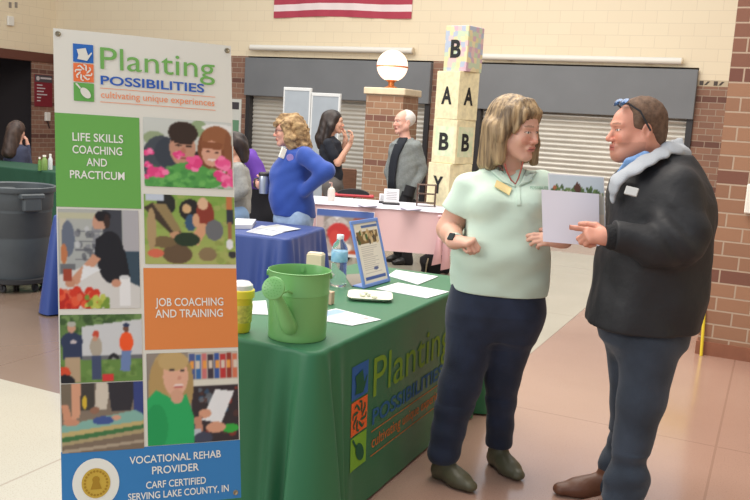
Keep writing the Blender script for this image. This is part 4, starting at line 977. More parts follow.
# ---- the logo, in units of one square
def logo(place, parent, colors, white, prefix='logo'):
    blue, orange, green, word, word2, tagc = colors
    def F(name, VF, m, e): return flat(name, VF[0], VF[1], place(e), m, parent)
    F('logo_square', gridrect(0, -.97, 1, -.03, 12, 8), blue, 1); F('logo_square', gridrect(0, -1.97, 1, -1.03, 12, 8), orange, 1); F('logo_square', gridrect(0, -2.97, 1, -2.03, 12, 8), green, 1)
    can = [(.18, -.32), (.62, -.22), (.74, -.6), (.9, -.42), (.93, -.48), (.76, -.76), (.68, -.88), (.2, -.82), (.26, -.6)]
    F('watering_can_mark', ngon(can), white, 4)
    fl = []
    for k in range(8):
        a = 2*PI*k/8+.3; fl.append(ngon(ellp(.5+.27*math.cos(a), -1.5+.27*math.sin(a), .17, .045, 12, a+.5)))
        a += .35; fl.append(ngon(ellp(.5+.4*math.cos(a), -1.5+.4*math.sin(a), .07, .035, 10, a+1.5)))
    F('flower_mark', merge(fl), white, 4)
    tr = ellp(.58, -2.55, .32, .2, 20, -.85); F('trowel_mark', merge([ngon(tr), ngon([(.08, -2.1), (.16, -2.06), (.36, -2.3), (.3, -2.36)])]), white, 4)
    F('word_planting', text2d('Planting', 1.34, 7.35, -1.22, 1.12, .0), word, 2)
    F('word_possibilities', text2d('POSSIBILITIES', 1.34, 6.75, -2.03, .46, .018), word2, 2)
    F('rule', merge([gridrect(1.3, -2.24, 7.35, -2.21, 8, 1), gridrect(1.3, -2.96, 7.35, -2.93, 8, 1)]), tagc, 1)
    F('tagline_lettering', text2d('cultivating unique experiences', 1.34, 7.3, -2.72, .34, .005), tagc, 2)
un = .148; LY, LZ = 2.895-TY0, .632
logo(lambda e: (lambda u, v, _: side_pt(LY+u*un*1.02, LZ+v*un, e*.0009)), gc,
     (mat('cloth_blue', (44, 92, 158), .8), mat('cloth_orange', (226, 100, 44), .8), mat('cloth_lime', (120, 170, 48), .8), mat('cloth_word', (118, 150, 40), .8), mat('cloth_word_blue', (40, 92, 140), .8), mat('cloth_tag', (196, 110, 48), .8)), mat('cloth_mark', (28, 84, 58), .8))
# blue table
bx0, bx1, by0, by1 = -4.80, -3.0, 4.92, 5.68
ba = math.radians(9); bu = V3(math.cos(ba), math.sin(ba), 0); bvn = V3(-math.sin(ba), math.cos(ba), 0); bcn = V3(-2.97, 4.96, 0)-bu*.95+bvn*.38
bt = empty('folding_table', tuple(bcn), ba); tag(bt, 'folding table hidden under the royal blue cloth', 'table'); table_frame(bt, 1.9, .76, .735, MTOP)
bc = drape(1.9, .76, .75, .012, mat('blue_cloth', (34, 62, 132), .5, bump=.08, bscale=260, sheen=.08, spec=.7), 'tablecloth', 9, flare=.03, fold=.03, cfold=.08); bc.location = bt.location; bc.rotation_euler = (0, 0, ba)
tag(bc, 'royal blue tablecloth with brochures on it, behind the watering can', 'tablecloth')
# pink table
A = onz(281, 200, .75); B = onz(470, 213.5, .75); d = B-A; pl = math.hypot(d[0], d[1]); pa = math.atan2(d[1], d[0]); nv = V3(-math.sin(pa), math.cos(pa), 0); pc = (A+B)/2+nv*.3
pt = empty('folding_table', (pc[0], pc[1], 0), pa); tag(pt, 'long folding table hidden under the pink cloth at the back', 'table'); table_frame(pt, pl, .6, .735, MTOP)
pk = drape(pl, .6, .75, .33, mat('pink_cloth', (222, 186, 188), .8, bump=.1, bscale=200), 'tablecloth', 12, flare=.02, fold=.012, cfold=.03); pk.location = pt.location; pk.rotation_euler = (0, 0, pa)
tag(pk, 'pale pink tablecloth hanging halfway down the long back table', 'tablecloth')
def pk_pt(px, py, y=0.0, dz=0.0):   # point in the pink table's frame from a place on its top
    g_ = onz(px, py, .75+dz); return V3(g_[0], g_[1], 0)-V3(pc[0], pc[1], 0)
q = drape(pl*.98, .62, .757, .742, mat('white_runner', (226, 224, 236), .6), 'table_runner', 3, flare=.006, fold=.004, cfold=.01, nz=6); q.location = pt.location; q.rotation_euler = (0, 0, pa); tag(q, 'white runner covering the top of the pink table', 'table runner')
# dark green table far left
g0 = onz(22, 168.5, .75); r = empty('folding_table', (g0[0]-.3, g0[1]+.35, 0), YAW*.0); tag(r, 'folding table under a dark green cloth at the far left', 'table'); table_frame(r, 1.8, .75, .735, MTOP)
q = drape(1.8, .75, .75, .02, mat('dark_green_cloth', (30, 72, 52), .8), 'tablecloth', 2); q.location = r.location; tag(q, 'dark green tablecloth on the far left table behind the grey bin', 'tablecloth')
# ------------------------------------------------------------------ tall printed banner on an X stand
def _q(c, w):
    r = [ray(*p) for p in c]; dd = np.linalg.solve(np.array([r[0], -r[1], r[2]]).T, r[3]); P = [r[0]*dd[0], r[1]*dd[1], r[2]*dd[2], r[3]]
    s = w/np.linalg.norm(P[1]-P[0]); return [p*s+CP for p in P]
Q = _q([(53, 28), (231, 46), (240, 439.5), (61, 452)], .6)
BU = nrm((Q[1]-Q[0])+(Q[2]-Q[3])); BV = (Q[3]-Q[0])+(Q[2]-Q[1]); BV = nrm(BV); BN = nrm(np.cross(BV, BU))
if BN@(CP-Q[0]) < 0: BN = -BN
BO = (Q[0]+Q[1]+Q[2]+Q[3])/4; HH = np.linalg.norm(Q[3]-Q[0])/2; BO = BO-BU*.3-BV*HH; BW = .6; BH = 1.62
def bst(px, py): v = ray(px, py); t = ((BO-CP)@BN)/(v@BN); p = CP+v*t-BO; g_ = BU@BV; a_, b_ = p@BU, p@BV; s_ = (a_-g_*b_)/(1-g_*g_); t_ = (b_-g_*a_)/(1-g_*g_); return s_, -t_
foot = V3(*(BO+BU*.3+BV*1.0)); broot = V3(foot[0], foot[1], 0)
def bpt(s_, t_, e=0.0):
    bow = .006*math.sin(PI*s_/BW)+.004*math.sin(t_*5)
    return tuple(BO+BU*s_-BV*t_+BN*(e+bow)-broot)
bn = empty('banner_stand', tuple(broot)); tag(bn, 'tall printed banner on an X stand in front of the green table', 'banner')
V_, F_ = gridrect(0, -BH, BW, 0, 12, 40)
me = bpy.data.meshes.new('banner_sheet'); me.from_pydata([bpt(a, b, 0) for a, b in V_], [], F_); me.update()
MBAN = mat('banner_vinyl', (226, 224, 214), .45, spec=.3)
sheet = link('banner_sheet', me, MBAN, bn); md = sheet.modifiers.new('s', 'SOLIDIFY'); md.thickness = .0012; md.offset = -1
hub = V3(*bpt(.3, -1.05, -.09))
for (a, b) in ((.015, -.018), (BW-.015, -.018), (.02, -BH+.02), (BW-.02, -BH+.02)):
    q = MB(); q.tube([hub, (hub+V3(*bpt(a, b, -.06)))/2, V3(*bpt(a, b, -.008))], .005, 8); q.build('stand_rod', M_DARKM, bn, True)
    q = MB(); X, N_ = BU, BN; M = Matrix(((BU[0], -BV[0], BN[0], bpt(a, b, 0)[0]), (BU[1], -BV[1], BN[1], bpt(a, b, 0)[1]), (BU[2], -BV[2], BN[2], bpt(a, b, 0)[2]), (0, 0, 0, 1)))
    q.lathe([(.004, .002), (.006, .004), (.009, .003), (.0095, 0), (.004, 0)], n=16, M=M); q.build('grommet', mat('grommet_metal', (150, 140, 120), .3, metal=.8), bn, True)
for dx, back in ((-.22, -.12), (.22, -.12), (0, -.62)):
    e_ = hub+BU*dx+nrm(V3(BN[0], BN[1], 0))*back; e_[2] = .006; q = MB(); q.tube([hub, e_], .006, 8); q.build('stand_leg', M_DARKM, bn, True)
q = MB(); q.lathe([(0, -.02), (.022, -.02), (.026, 0), (.022, .02), (0, .02)], c=tuple(hub), n=16); q.build('hub', M_DARKM, bn, True)
def bfn(u, v, e): return bpt(u, v, e)
def block(name, a, b, m, eps=.001):
    s0, t0 = bst(*a); s1, t1 = bst(*b); s0 = max(0.0, min(s0, BW)); s1 = max(0.0, min(s1, BW)); V, F = gridrect(s0, t1, s1, t0, 8, 8); return flat(name, V, F, bfn, m, sheet, eps), (s0, t0, s1, t1)
INK = lambda n, c: mat(n, c, .5, spec=.3)
o, gb = block('green_panel', (50, 112), (141, 209), INK('ink_green', (108, 172, 84)))
W_ = INK('ink_white', (236, 236, 228))
def lines(rows, dx=0): 
    for (txt, xa, xb, yb, cap) in rows:
        s0, t0 = bst(xa, yb); s1, t1 = bst(xb, yb+0); u_ = .6/178*1.0
        _, tt = bst(xa, yb-cap); VF = text2d(txt, s0, s1, t0, tt-t0, .012); flat('lettering', VF[0], VF[1], bfn, W_, sheet, .0022)
lines([('LIFE SKILLS', 72.5, 123, 140.5, 8.2), ('COACHING', 72.5, 122, 153, 8), ('AND', 86.5, 107, 165.8, 7.8), ('PRACTICUM', 70, 124.5, 178, 8)])
o, ob = block('orange_panel', (143, 268), (238.5, 347), INK('ink_orange', (226, 138, 76)))
lines([('JOB COACHING', 155, 223, 306, 8), ('AND TRAINING', 155, 222.5, 317.5, 8)])
s0, t0 = bst(60, 452.5); V, F = gridrect(0, -BH, BW, t0, 8, 8); flat('blue_panel', V, F, bfn, INK('ink_blue', (58, 128, 190)), sheet, .001)
lines([('VOCATIONAL REHAB', 129.5, 221, 464, 7.5), ('PROVIDER', 152, 199, 474, 7.6), ('CARF CERTIFIED', 146, 206, 488.5, 7), ('SERVING LAKE COUNTY, IN', 128, 229, 500.5, 7)])
sc_, tc_ = bst(96, 483); V, F = ngon(ellp(sc_, tc_, .075, .083, 36)); flat('seal_ground', V, F, bfn, W_, sheet, .002)
gold = INK('ink_gold', (206, 172, 70)); gold2 = INK('ink_gold_dark', (172, 134, 44))
V, F = ngon(ellp(sc_, tc_, .046, .05, 40)); flat('seal', V, F, bfn, gold, sheet, .003)
V, F = merge([ngon(ellp(sc_+.036*math.cos(a), tc_+.04*math.sin(a), .004, .004, 8)) for a in (2*PI*k/22 for k in range(22))]+[ngon(ellp(sc_, tc_+.012, .012, .012, 12)), ngon([(sc_-.018, tc_-.02), (sc_+.018, tc_-.02), (sc_+.009, tc_+.006), (sc_-.009, tc_+.006)])]); flat('seal_relief', V, F, bfn, gold2, sheet, .004)
s0, t0 = bst(72.8, 43); s1, _ = bst(94, 45); _, t1 = bst(73, 101); un2 = (t0-t1)/3; ux = (bst(214.5, 66)[0]-s0)/7.35
logo(lambda e: (lambda u, v, _: bpt(s0+u*ux, t0+v*un2, .0012+e*.0008)), sheet, (INK('ink_logo_blue', (48, 108, 190)), INK('ink_logo_orange', (238, 122, 70)), INK('ink_logo_green', (104, 172, 84)), INK('ink_word', (118, 176, 92)), INK('ink_word_blue', (50, 96, 184)), INK('ink_tag', (238, 150, 106))), MBAN)
def photo(pic, name, a, b):
    s0, t0 = bst(*a); s1, t1 = bst(*b); s0 = max(s0, .004); s1 = min(s1, BW-.001); pic.place(name, s0, t0, s1, t1, bfn, sheet, eps=.0015)
# 1: two people behind pink geraniums
p = Pic(92, 74, (206, 210, 204), (190, 196, 186)); p.e(.12, .3, .12, .1, (150, 165, 130)).e(.62, .12, .1, .12, (150, 170, 130)).e(.85, .1, .2, .06, (232, 232, 228))
p.e(.2, .62, .22, .36, (74, 80, 88)).e(.28, .5, .16, .22, (62, 68, 78)).e(.62, .75, .2, .3, (48, 44, 44))
p.e(.43, .42, .145, .27, (196, 146, 122)).e(.44, .2, .165, .165, (60, 46, 40)).p([(.29, .2), (.58, .2), (.57, .3), (.5, .26), (.4, .25), (.31, .34)], (60, 46, 40))
p.e(.385, .385, .035, .014, (60, 45, 38)).e(.5, .39, .035, .014, (60, 45, 38)).e(.385, .345, .045, .012, (56, 42, 36)).e(.5, .35, .045, .012, (56, 42, 36)).e(.44, .46, .025, .05, (182, 122, 100)).e(.44, .57, .05, .014, (150, 86, 80))
p.e(.8, .42, .2, .34, (128, 78, 52)).e(.82, .25, .17, .18, (152, 98, 66)).e(.76, .48, .115, .19, (218, 164, 140)).p([(.63, .3), (.9, .32), (.86, .42), (.64, .4)], (140, 86, 58)).e(.72, .45, .025, .012, (90, 60, 50)).e(.82, .46, .025, .012, (90, 60, 50)).e(.76, .57, .05, .018, (240, 220, 214)).e(.95, .5, .05, .35, (140, 88, 60))
for x, y, r in ((.5, .82, .26), (.3, .9, .22), (.7, .86, .18), (.15, .93, .15), (.62, .78, .14)): p.e(x, y, r, r*.75, (88, 160, 80))
p.dots(60, .08, .72, .9, 1, .04, [(60, 130, 64), (120, 190, 100), (80, 150, 78)], .6)
for x, y, r in ((.05, .5, .08), (.04, .68, .06), (.14, .78, .12), (.03, .85, .05), (.38, .52, .075), (.56, .64, .13), (.9, .62, .13), (.93, .8, .14), (.97, .92, .1)):
    for _ in range(12): a_ = rng.uniform(0, 6.28); d_ = rng.uniform(.2, .8)*r; p.e(x+d_*math.cos(a_), y+d_*math.sin(a_)*.8, r*.35, r*.35, [(240, 92, 150), (250, 130, 176), (228, 70, 132)][int(rng.integers(3))])
photo(p.blur(1), 'printed_photo', (143, 117), (233, 189.5))
# 2: people planting in the grass
p = Pic(92, 72, (130, 166, 76), (172, 178, 104)).dots(120, 0, 0, 1, 1, .04, [(120, 160, 70), (150, 180, 90), (176, 178, 110), (140, 150, 80)], .6)
p.e(.35, .85, .16, .14, (104, 84, 64)).e(.68, .85, .1, .1, (140, 120, 88)).e(.2, .68, .15, .08, (120, 100, 70)).e(.24, .14, .1, .16, (46, 46, 44)).r(.02, 0, .22, .1, (196, 206, 220))
p.p([(0, .2), (.1, .12), (.44, .6), (.36, .66)], (70, 58, 48)).p([(.1, .14), (.24, .14), (.4, .52), (.32, .56)], (150, 130, 90)).e(.34, .58, .07, .05, (196, 150, 116)).e(.08, .5, .05, .3, (176, 150, 110)).e(.12, .84, .09, .06, (214, 110, 84))
p.e(.5, .22, .12, .16, (44, 42, 42)).e(.46, .2, .05, .07, (214, 176, 130)).e(.66, .28, .1, .22, (142, 62, 50)).e(.64, .12, .06, .09, (224, 184, 150)).p([(.6, .4), (.72, .42), (.58, .72), (.46, .7)], (214, 160, 124)).e(.76, .5, .1, .15, (110, 112, 116)).e(.46, .64, .14, .1, (44, 60, 44)).e(.5, .4, .06, .12, (60, 90, 120)).e(.56, .36, .04, .1, (216, 166, 130))
p.r(.9, 0, .97, .2, (196, 120, 76)).r(.9, .2, .98, .4, (54, 58, 70)).r(.91, .38, .96, .62, (160, 110, 80)).e(.93, .7, .04, .08, (230, 230, 232)).e(.96, .85, .05, .05, (60, 60, 60))
photo(p.blur(1), 'printed_photo', (143.5, 194), (236.5, 264.5))
# 3: cook in a black cap with tomatoes
p = Pic(88, 100, (176, 178, 172), (160, 166, 168)); p.r(.0, .04, .55, .1, (190, 188, 160)).r(.55, 0, .78, .55, (68, 70, 78)).r(.8, 0, 1, .42, (176, 174, 178)).r(.76, .42, 1, .9, (60, 78, 92)).r(.02, .1, .1, .55, (196, 190, 170))
for y in (.22, .32, .4, .5): p.r(.2, y, .56, y+.015, (110, 112, 118))
p.dots(30, .22, .2, .5, .5, .03, [(130, 132, 140), (200, 202, 206), (90, 92, 100)], .7); p.e(.12, .3, .08, .18, (104, 112, 128)).e(.07, .45, .04, .1, (190, 120, 80)).r(.02, .55, .2, .66, (110, 112, 116))
p.p([(0, .66), (.4, .55), (1, .78), (1, 1), (0, 1)], (212, 210, 206)).p([(.46, .3), (.6, .22), (.82, .42), (.88, .7), (.7, .74), (.54, .66), (.44, .45)], (34, 34, 40)).e(.64, .48, .17, .26, (36, 36, 42)).e(.52, .12, .095, .085, (196, 150, 126)).e(.47, .15, .05, .05, (200, 152, 128)).e(.55, .07, .1, .055, (34, 32, 36)).e(.6, .12, .04, .07, (60, 44, 40))
p.p([(.42, .45), (.52, .5), (.22, .76), (.12, .72)], (204, 150, 122)).e(.14, .74, .06, .045, (196, 140, 112)).r(.06, .6, .16, .72, (160, 70, 50)).p([(.3, .56), (.52, .6), (.26, .72)], (228, 230, 232))
p.dots(60, .02, .82, .48, .97, .045, [(208, 60, 40), (226, 92, 60), (184, 44, 34), (220, 110, 80)]); p.dots(26, .3, .88, .6, .98, .03, [(168, 176, 70), (190, 196, 90), (120, 150, 60)]); p.r(.74, .68, .87, .97, (232, 232, 232)).e(.805, .68, .065, .02, (210, 210, 212)).e(.7, .74, .06, .04, (200, 146, 120))
photo(p.blur(1), 'printed_photo', (52.5, 208.5), (140, 308))
# 4: three people by a trailer
p = Pic(88, 66, (92, 122, 70), (120, 150, 84)).dots(60, 0, 0, 1, .25, .05, [(70, 100, 54), (120, 150, 90), (60, 84, 50)], .8); p.p([(.26, .18), (1, .08), (1, .62), (.26, .62)], (206, 208, 210)); p.r(.26, .6, 1, .66, (110, 112, 116)).e(.64, .68, .07, .1, (44, 44, 48)).e(.64, .68, .03, .04, (150, 150, 150))
p.r(0, .66, 1, 1, (104, 140, 72)).dots(40, 0, .7, 1, 1, .03, [(90, 120, 60), (130, 160, 90)], .6)
p.r(.03, .3, .26, .65, (52, 62, 90)).e(.14, .4, .13, .14, (52, 62, 90)).r(.06, .62, .24, .98, (184, 160, 130)).e(.14, .2, .05, .07, (204, 156, 130)).e(.14, .14, .055, .04, (180, 180, 170)).e(.04, .85, .08, .1, (214, 80, 50)).e(.05, .97, .12, .1, (40, 40, 46)).e(.16, .4, .04, .03, (200, 190, 190))
p.e(.43, .48, .075, .15, (176, 166, 150)).e(.43, .3, .04, .06, (200, 80, 60)).r(.38, .6, .49, .95, (70, 80, 110)).e(.42, .36, .03, .04, (200, 150, 124)); p.e(.8, .42, .085, .15, (242, 92, 44)).e(.8, .22, .035, .055, (120, 80, 64)).e(.8, .17, .04, .03, (50, 60, 90)).p([(.74, .55), (.86, .55), (.84, .85), (.78, .85), (.72, .83)], (112, 134, 180)).r(.5, .88, .64, .98, (214, 60, 60))
photo(p.blur(1), 'printed_photo', (55, 315), (142.5, 380))
# 5: hands at a work bench
p = Pic(88, 66, (120, 110, 100), (150, 130, 110)).r(0, 0, .16, .5, (120, 108, 92)).r(.2, 0, .4, .4, (70, 66, 62)).p([(.42, 0), (.6, 0), (.54, .4), (.4, .38)], (210, 200, 184)).p([(.56, 0), (.92, 0), (.84, .42), (.6, .42)], (54, 52, 58)).r(.88, 0, 1, .5, (60, 72, 130))
p.p([(.12, 0), (.24, 0), (.22, .5), (.12, .52)], (216, 160, 130)).p([(0, .3), (.08, .3), (.14, .55), (.04, .6)], (210, 150, 120)).p([(0, .6), (.9, .42), (1, .5), (1, .6), (0, .7)], (134, 180, 168)).e(.12, .56, .1, .05, (206, 146, 118)).e(.5, .55, .13, .06, (70, 90, 150)).e(.66, .52, .06, .035, (214, 160, 136)).e(.4, .4, .06, .05, (150, 110, 90)).e(.28, .28, .03, .1, (214, 180, 60))
p.p([(0, .7), (1, .58), (1, .64), (0, .77)], (196, 176, 120)).p([(0, .77), (1, .64), (1, .7), (0, .84)], (70, 120, 74)).p([(0, .84), (1, .7), (1, .76), (0, .89)], (176, 158, 120)).p([(0, .89), (1, .76), (1, 1), (0, 1)], (128, 112, 96)).p([(0, .95), (1, .86), (1, .9), (0, 1)], (176, 160, 140))
photo(p.blur(1), 'printed_photo', (57, 384.5), (144, 448))
# 6: smiling woman in a green shirt holding a tablet by store shelves
p = Pic(94, 90, (150, 140, 130), (120, 110, 104)); p.r(.45, 0, 1, .32, (196, 190, 178))
for k, c in enumerate(((80, 96, 150), (60, 110, 170), (206, 120, 120), (70, 60, 70), (60, 90, 160), (190, 60, 60), (150, 60, 50), (214, 120, 90))): x = .46+k*.068; p.r(x, .02+.01*(k % 2), x+.058, .3, c); p.r(x+.008, .1, x+.05, .19, (220, 206, 190) if k % 2 else (236, 160, 80))
p.r(.45, .31, 1, .38, (222, 220, 206)).r(.48, .38, 1, 1, (60, 52, 56)).dots(40, .5, .4, 1, .95, .035, [(90, 60, 56), (150, 60, 50), (60, 90, 120), (110, 120, 130), (40, 36, 40)], .8); p.e(.9, .86, .1, .05, (60, 170, 70))
p.e(.26, .28, .22, .32, (190, 162, 110)).e(.12, .4, .1, .32, (182, 152, 100)).e(.44, .35, .06, .25, (176, 148, 98)).p([(0, .5), (.1, .4), (.3, .52), (.42, .46), (.5, .7), (.5, 1), (0, 1)], (48, 172, 100)).e(.1, .8, .12, .25, (40, 156, 90))
p.e(.31, .26, .135, .22, (226, 176, 150)).e(.29, .1, .16, .1, (196, 168, 116)).e(.27, .19, .028, .012, (70, 60, 56)).e(.38, .2, .024, .012, (70, 60, 56)).e(.34, .36, .05, .02, (244, 226, 220)).e(.34, .38, .05, .012, (196, 110, 104)).e(.32, .48, .07, .08, (214, 164, 138)).e(.35, .28, .02, .025, (210, 150, 128))
p.p([(.74, .42), (.95, .45), (.8, .8), (.58, .75)], (234, 236, 238)).e(.62, .68, .07, .05, (216, 160, 132)).e(.74, .84, .11, .06, (216, 160, 132)).p([(.5, .72), (.58, .7), (.6, .9), (.52, .96)], (196, 140, 116)).r(.5, .84, .57, .92, (190, 196, 206)).e(.6, .95, .1, .07, (70, 74, 92))
photo(p.blur(1), 'printed_photo', (146, 353.5), (239, 439.5))
# ------------------------------------------------------------------ things on the green table
TZ = .7512
def on_table(px, py, z=TZ): return onz(px, py, z)
# watering can
wc = on_table(297, 336); wr = empty('watering_can', (wc[0], wc[1], TZ), YAW); tag(wr, 'light green metal watering can on the near corner of the green table', 'watering can')
MC = mat('green_enamel', (120, 178, 108), .35, spec=.5, bump=.03, bscale=20); kR = .116; kH = .262
b = MB(); b.lathe([(0, .004), (kR*.93, .004), (kR*.95, 0), (kR*.97, .006), (kR*.955, .02), (kR*.965, .03), (kR*1.0, kH*.66), (kR*1.012, kH*.665), (kR*1.015, kH*.685), (kR*1.0, kH*.695), (kR*1.02, kH*.985), (kR*1.04, kH*.99), (kR*1.045, kH), (kR*1.02, kH*1.005), (kR*1.0, kH*.99), (kR*.98, kH*.7), (kR*.93, .02), (0, .018)], n=64); b.build('can_body', MC, wr, True)
b = MB(); 
pts = []; rr_ = []
for k in range(9):
    t = k/8; pts.append((-.018-.048*t, -.098-.085*t, .045+.16*t)); rr_.append(.040*(1-t)+.017*t if t > .12 else .03)
b.tube(pts, rr_, 20, ell=.75); b.build('spout', MC, wr, True)
rc = V3(-.074, -.197, .223); nd = nrm(V3(-.16, -.9, .32)); M = Matrix.Translation(tuple(rc)) @ Vector(tuple(nd)).to_track_quat('Z', 'Y').to_matrix().to_4x4()
b = MB(); b.lathe([(0, -.035), (.017, -.035), (.022, -.02), (.041, 0), (.043, .004), (.041, .008), (.03, .012), (0, .014)], n=36, M=M); rose = b.build('spout_rose', MC, wr, True)
b = MB()
for ring, n_ in ((.01, 6), (.02, 11), (.03, 16)):
    for k in range(n_): a = 2*PI*k/n_; b.lathe([(0, .0135), (.0016, .0135), (.0016, .015), (0, .015)], c=(0, 0, 0), n=6, M=M @ Matrix.Translation((ring*math.cos(a), ring*math.sin(a), 0)))
b.build('rose_holes', mat('hole_green', (84, 150, 70), .5), rose)
b = MB(); b.tube([(-.06, -.155, .195), (-.03, -.12, .20), (.0, -.104, .185)], .005, 8); b.build('spout_brace', MC, wr, True)
b = MB(); b.tube([(.0, .11, kH*.93), (.0, .15, kH*.9), (.0, .17, kH*.6), (.0, .14, kH*.25), (.0, .11, kH*.2)], .009, 12, ell=1.6); b.build('handle', MC, wr, True)
for sx in (-1, 1):
    M = Matrix.Translation((sx*kR*1.03, 0, kH*.93)) @ Matrix.Rotation(PI/2, 4, 'Y'); b = MB(); b.lathe([(0, -.006), (.011, -.006), (.011, .006), (0, .006)], n=16, M=M); b.build('handle_ear', MC, wr, True)
# yellow tumbler with white lid
c = on_table(240, 331); r = empty('tumbler', (c[0], c[1], TZ)); tag(r, 'yellow drinking tumbler with a lid, half hidden behind the banner', 'tumbler')
MY = mat('yellow_plastic', (226, 204, 60), .3, spec=.5)
b = MB(); b.lathe([(0, 0), (.036, 0), (.04, .01), (.046, .15), (.048, .155), (0, .155)], n=40); b.build('cup_body', MY, r, True)
b = MB(); b.lathe([(.049, .135), (.052, .138), (.052, .165), (.049, .168), (0, .168)], n=40); b.build('rim', mat('yellow_rim', (240, 220, 70), .3), r, True)
b = MB(); b.lathe([(.046, .168), (.044, .185), (.03, .198), (0, .202)], n=40); b.build('lid', mat('clear_lid', (222, 220, 224), .15), r, True)
b = MB(); b.lathe([(.0415, .04), (.0435, .04), (.0465, .11), (.0445, .11)], n=40); b.build('wrap_pattern', mat('yellow_wrap', (206, 196, 92), .5, var=.25, vscale=60), r, True)
# water bottle
c = on_table(338, 285.5); r = empty('water_bottle', (c[0], c[1], TZ)); tag(r, 'clear plastic water bottle with a blue label on the green table', 'bottle')
MPL = mat('clear_plastic', (240, 246, 250), .05, trans=.95, ior=1.2); k_ = 1.0
b = MB(); pr = [(0, .0), (.029, .0), (.033, .006)]
for i in range(10): z = .012+i*.0095; pr.append((.0335-.0012*(i % 2), z))
pr += [(.034, .112), (.034, .155), (.0325, .165), (.026, .185), (.014, .2), (.0125, .206), (.0125, .214)]
k_ = 1.22; pr = [(a*k_, z*1.16) for a, z in pr]; b.lathe(pr, n=36); b.build('bottle_body', MPL, r, True)
b = MB(); b.lathe([(a*k_, z*1.16) for a, z in [(.0343, .108), (.0348, .109), (.0348, .152), (.0343, .153)]], n=36); b.build('label', mat('bottle_label', (120, 176, 212), .4, rgb2=(160, 204, 228), vscale=30), r, True)
b = MB(); b.lathe([(a*k_, z*1.16) for a, z in [(0, .206), (.0145, .206), (.0148, .209), (.0148, .223), (.0135, .225), (0, .225)]], n=24); b.build('cap', mat('bottle_cap', (226, 232, 238), .4), r, True)
# blue framed sign on the table
bl, br_, tr_, tl_ = on_table(364.5, 288.5), on_table(389, 281.5), None, None
u = nrm(br_-bl); up_ = V3(0, 0, 1); L = np.linalg.norm(br_-bl)*1.07; back = nrm(np.cross(up_, u)); 
if back@FH < 0: back = -back
c = (bl+br_)/2; lean = .31; vv = nrm(up_+back*lean)
Hs = .345; r = empty('sign_holder', (c[0], c[1], TZ)); tag(r, 'blue framed leaflet holder standing on the green table', 'sign holder')
nn = nrm(np.cross(u, vv)); 
if nn@FH > 0: nn = -nn
M = Matrix(((u[0], vv[0], nn[0], 0), (u[1], vv[1], nn[1], 0), (u[2], vv[2], nn[2], 0), (0, 0, 0, 1)))
M = M @ Matrix.Shear('XY', 4, (0, 0)) if False else M
MBL = mat('blue_plastic', (112, 146, 214), .35)
b = MB(); t = .018
for lo_, hi_ in (((-L/2, 0, -.006), (L/2, t, .006)), ((-L/2, Hs-t, -.006), (L/2, Hs, .006)), ((-L/2, t, -.006), (-L/2+t, Hs-t, .006)), ((L/2-t, t, -.006), (L/2, Hs-t, .006))): b.box(lo_, hi_, .002, M)
b.build('frame', MBL, r)
b = MB(); b.box((-L/2+t, t, -.003), (L/2-t, Hs-t, .002), 0, M); lf = b.build('leaflet', mat('leaflet_paper', (222, 214, 200), .6), r)
b = MB(); b.box((-L/2+.01, 0, -.075), (L/2-.01, .006, 0), .001, Matrix.Translation(tuple(V3(0, 0, 0))) @ Matrix(((u[0], 0, nn[0], 0), (u[1], 0, nn[1], 0), (0, 1, 0, 0), (0, 0, 0, 1)))); b.build('foot', MBL, r)
def lfn(a, b_, e): return tuple(V3(*(M @ Vector((a, b_, .002+e)))))
p = Pic(40, 90, (224, 216, 202)); p.r(.1, .03, .9, .1, (220, 210, 190)).r(.3, .03, 1, .08, (86, 110, 160)).r(.04, .13, .96, .34, (120, 96, 60)).dots(24, .06, .15, .94, .32, .05, [(196, 166, 120), (80, 70, 60), (60, 90, 50), (210, 190, 150)], .9)
for k in range(15): p.r(.12, .39+k*.032, .6+.3*rng.random(), .4+k*.032, (172, 164, 158), .8)
p.e(.6, .78, .1, .03, (90, 100, 140)).r(.08, .9, .95, .96, (70, 96, 160))
p.place('leaflet_print', -L/2+t+.004, Hs-t-.004, L/2-t-.004, t+.004, lfn, lf, eps=.0008)
# papers, flyers, plate, card block
def sheet_on(name, corners, m, label, cat, group=None, z=TZ, th=.0025, pic=None):
    P = [onz(x, y, z) for x, y in corners]; c = sum(P)/4; b = MB(); v = [tuple(q-c) for q in P]; v2 = [(x, y, th) for x, y, _ in v]
    b.add(v+v2, [(3, 2, 1, 0), (4, 5, 6, 7)]+[(i, (i+1) % 4, (i+1) % 4+4, i+4) for i in range(4)]); o = b.build(name, m, None, loc=(c[0], c[1], z)); tag(o, label, cat, group)
    if pic is not None:
        A_, B_, C_, D_ = [V3(x, y, th) for x, y, _ in v]
        def fn(a, b_, e): q = A_*(1-a)*(1-b_)+B_*a*(1-b_)+C_*a*b_+D_*(1-a)*b_; return (q[0], q[1], th+e)
        pic.place('print', .04, .04, .96, .96, fn, o, eps=.0006)
    return o
MPAP = mat('white_paper', (236, 236, 240), .6)
def flyer(c1, c2, c3): 
    p = Pic(36, 28, (226, 228, 236)); p.r(0, 0, 1, .3, c1).p([(.3, .3), (.8, .3), (1, .8), (.5, 1)], c2).dots(10, .1, .4, .9, .9, .06, [c3, c1], .6)
    for k in range(5): p.r(.08, .5+k*.09, .4, .53+k*.09, (150, 150, 160), .8)
    return p.blur(1)
fg = 'flyers spread on the green table'
sheet_on('flyer', [(300, 317), (336, 309), (381, 320), (352, 326)], MPAP, 'white and blue flyer lying right of the watering can', 'flyer', fg, pic=flyer((150, 176, 220), (206, 220, 240), (220, 150, 140)))
sheet_on('flyer', [(246, 302), (266, 301), (268, 315), (246, 314)], MPAP, 'white flyer left of the watering can, beside the yellow tumbler', 'flyer', fg, pic=flyer((234, 234, 238), (220, 222, 230), (214, 170, 180)))
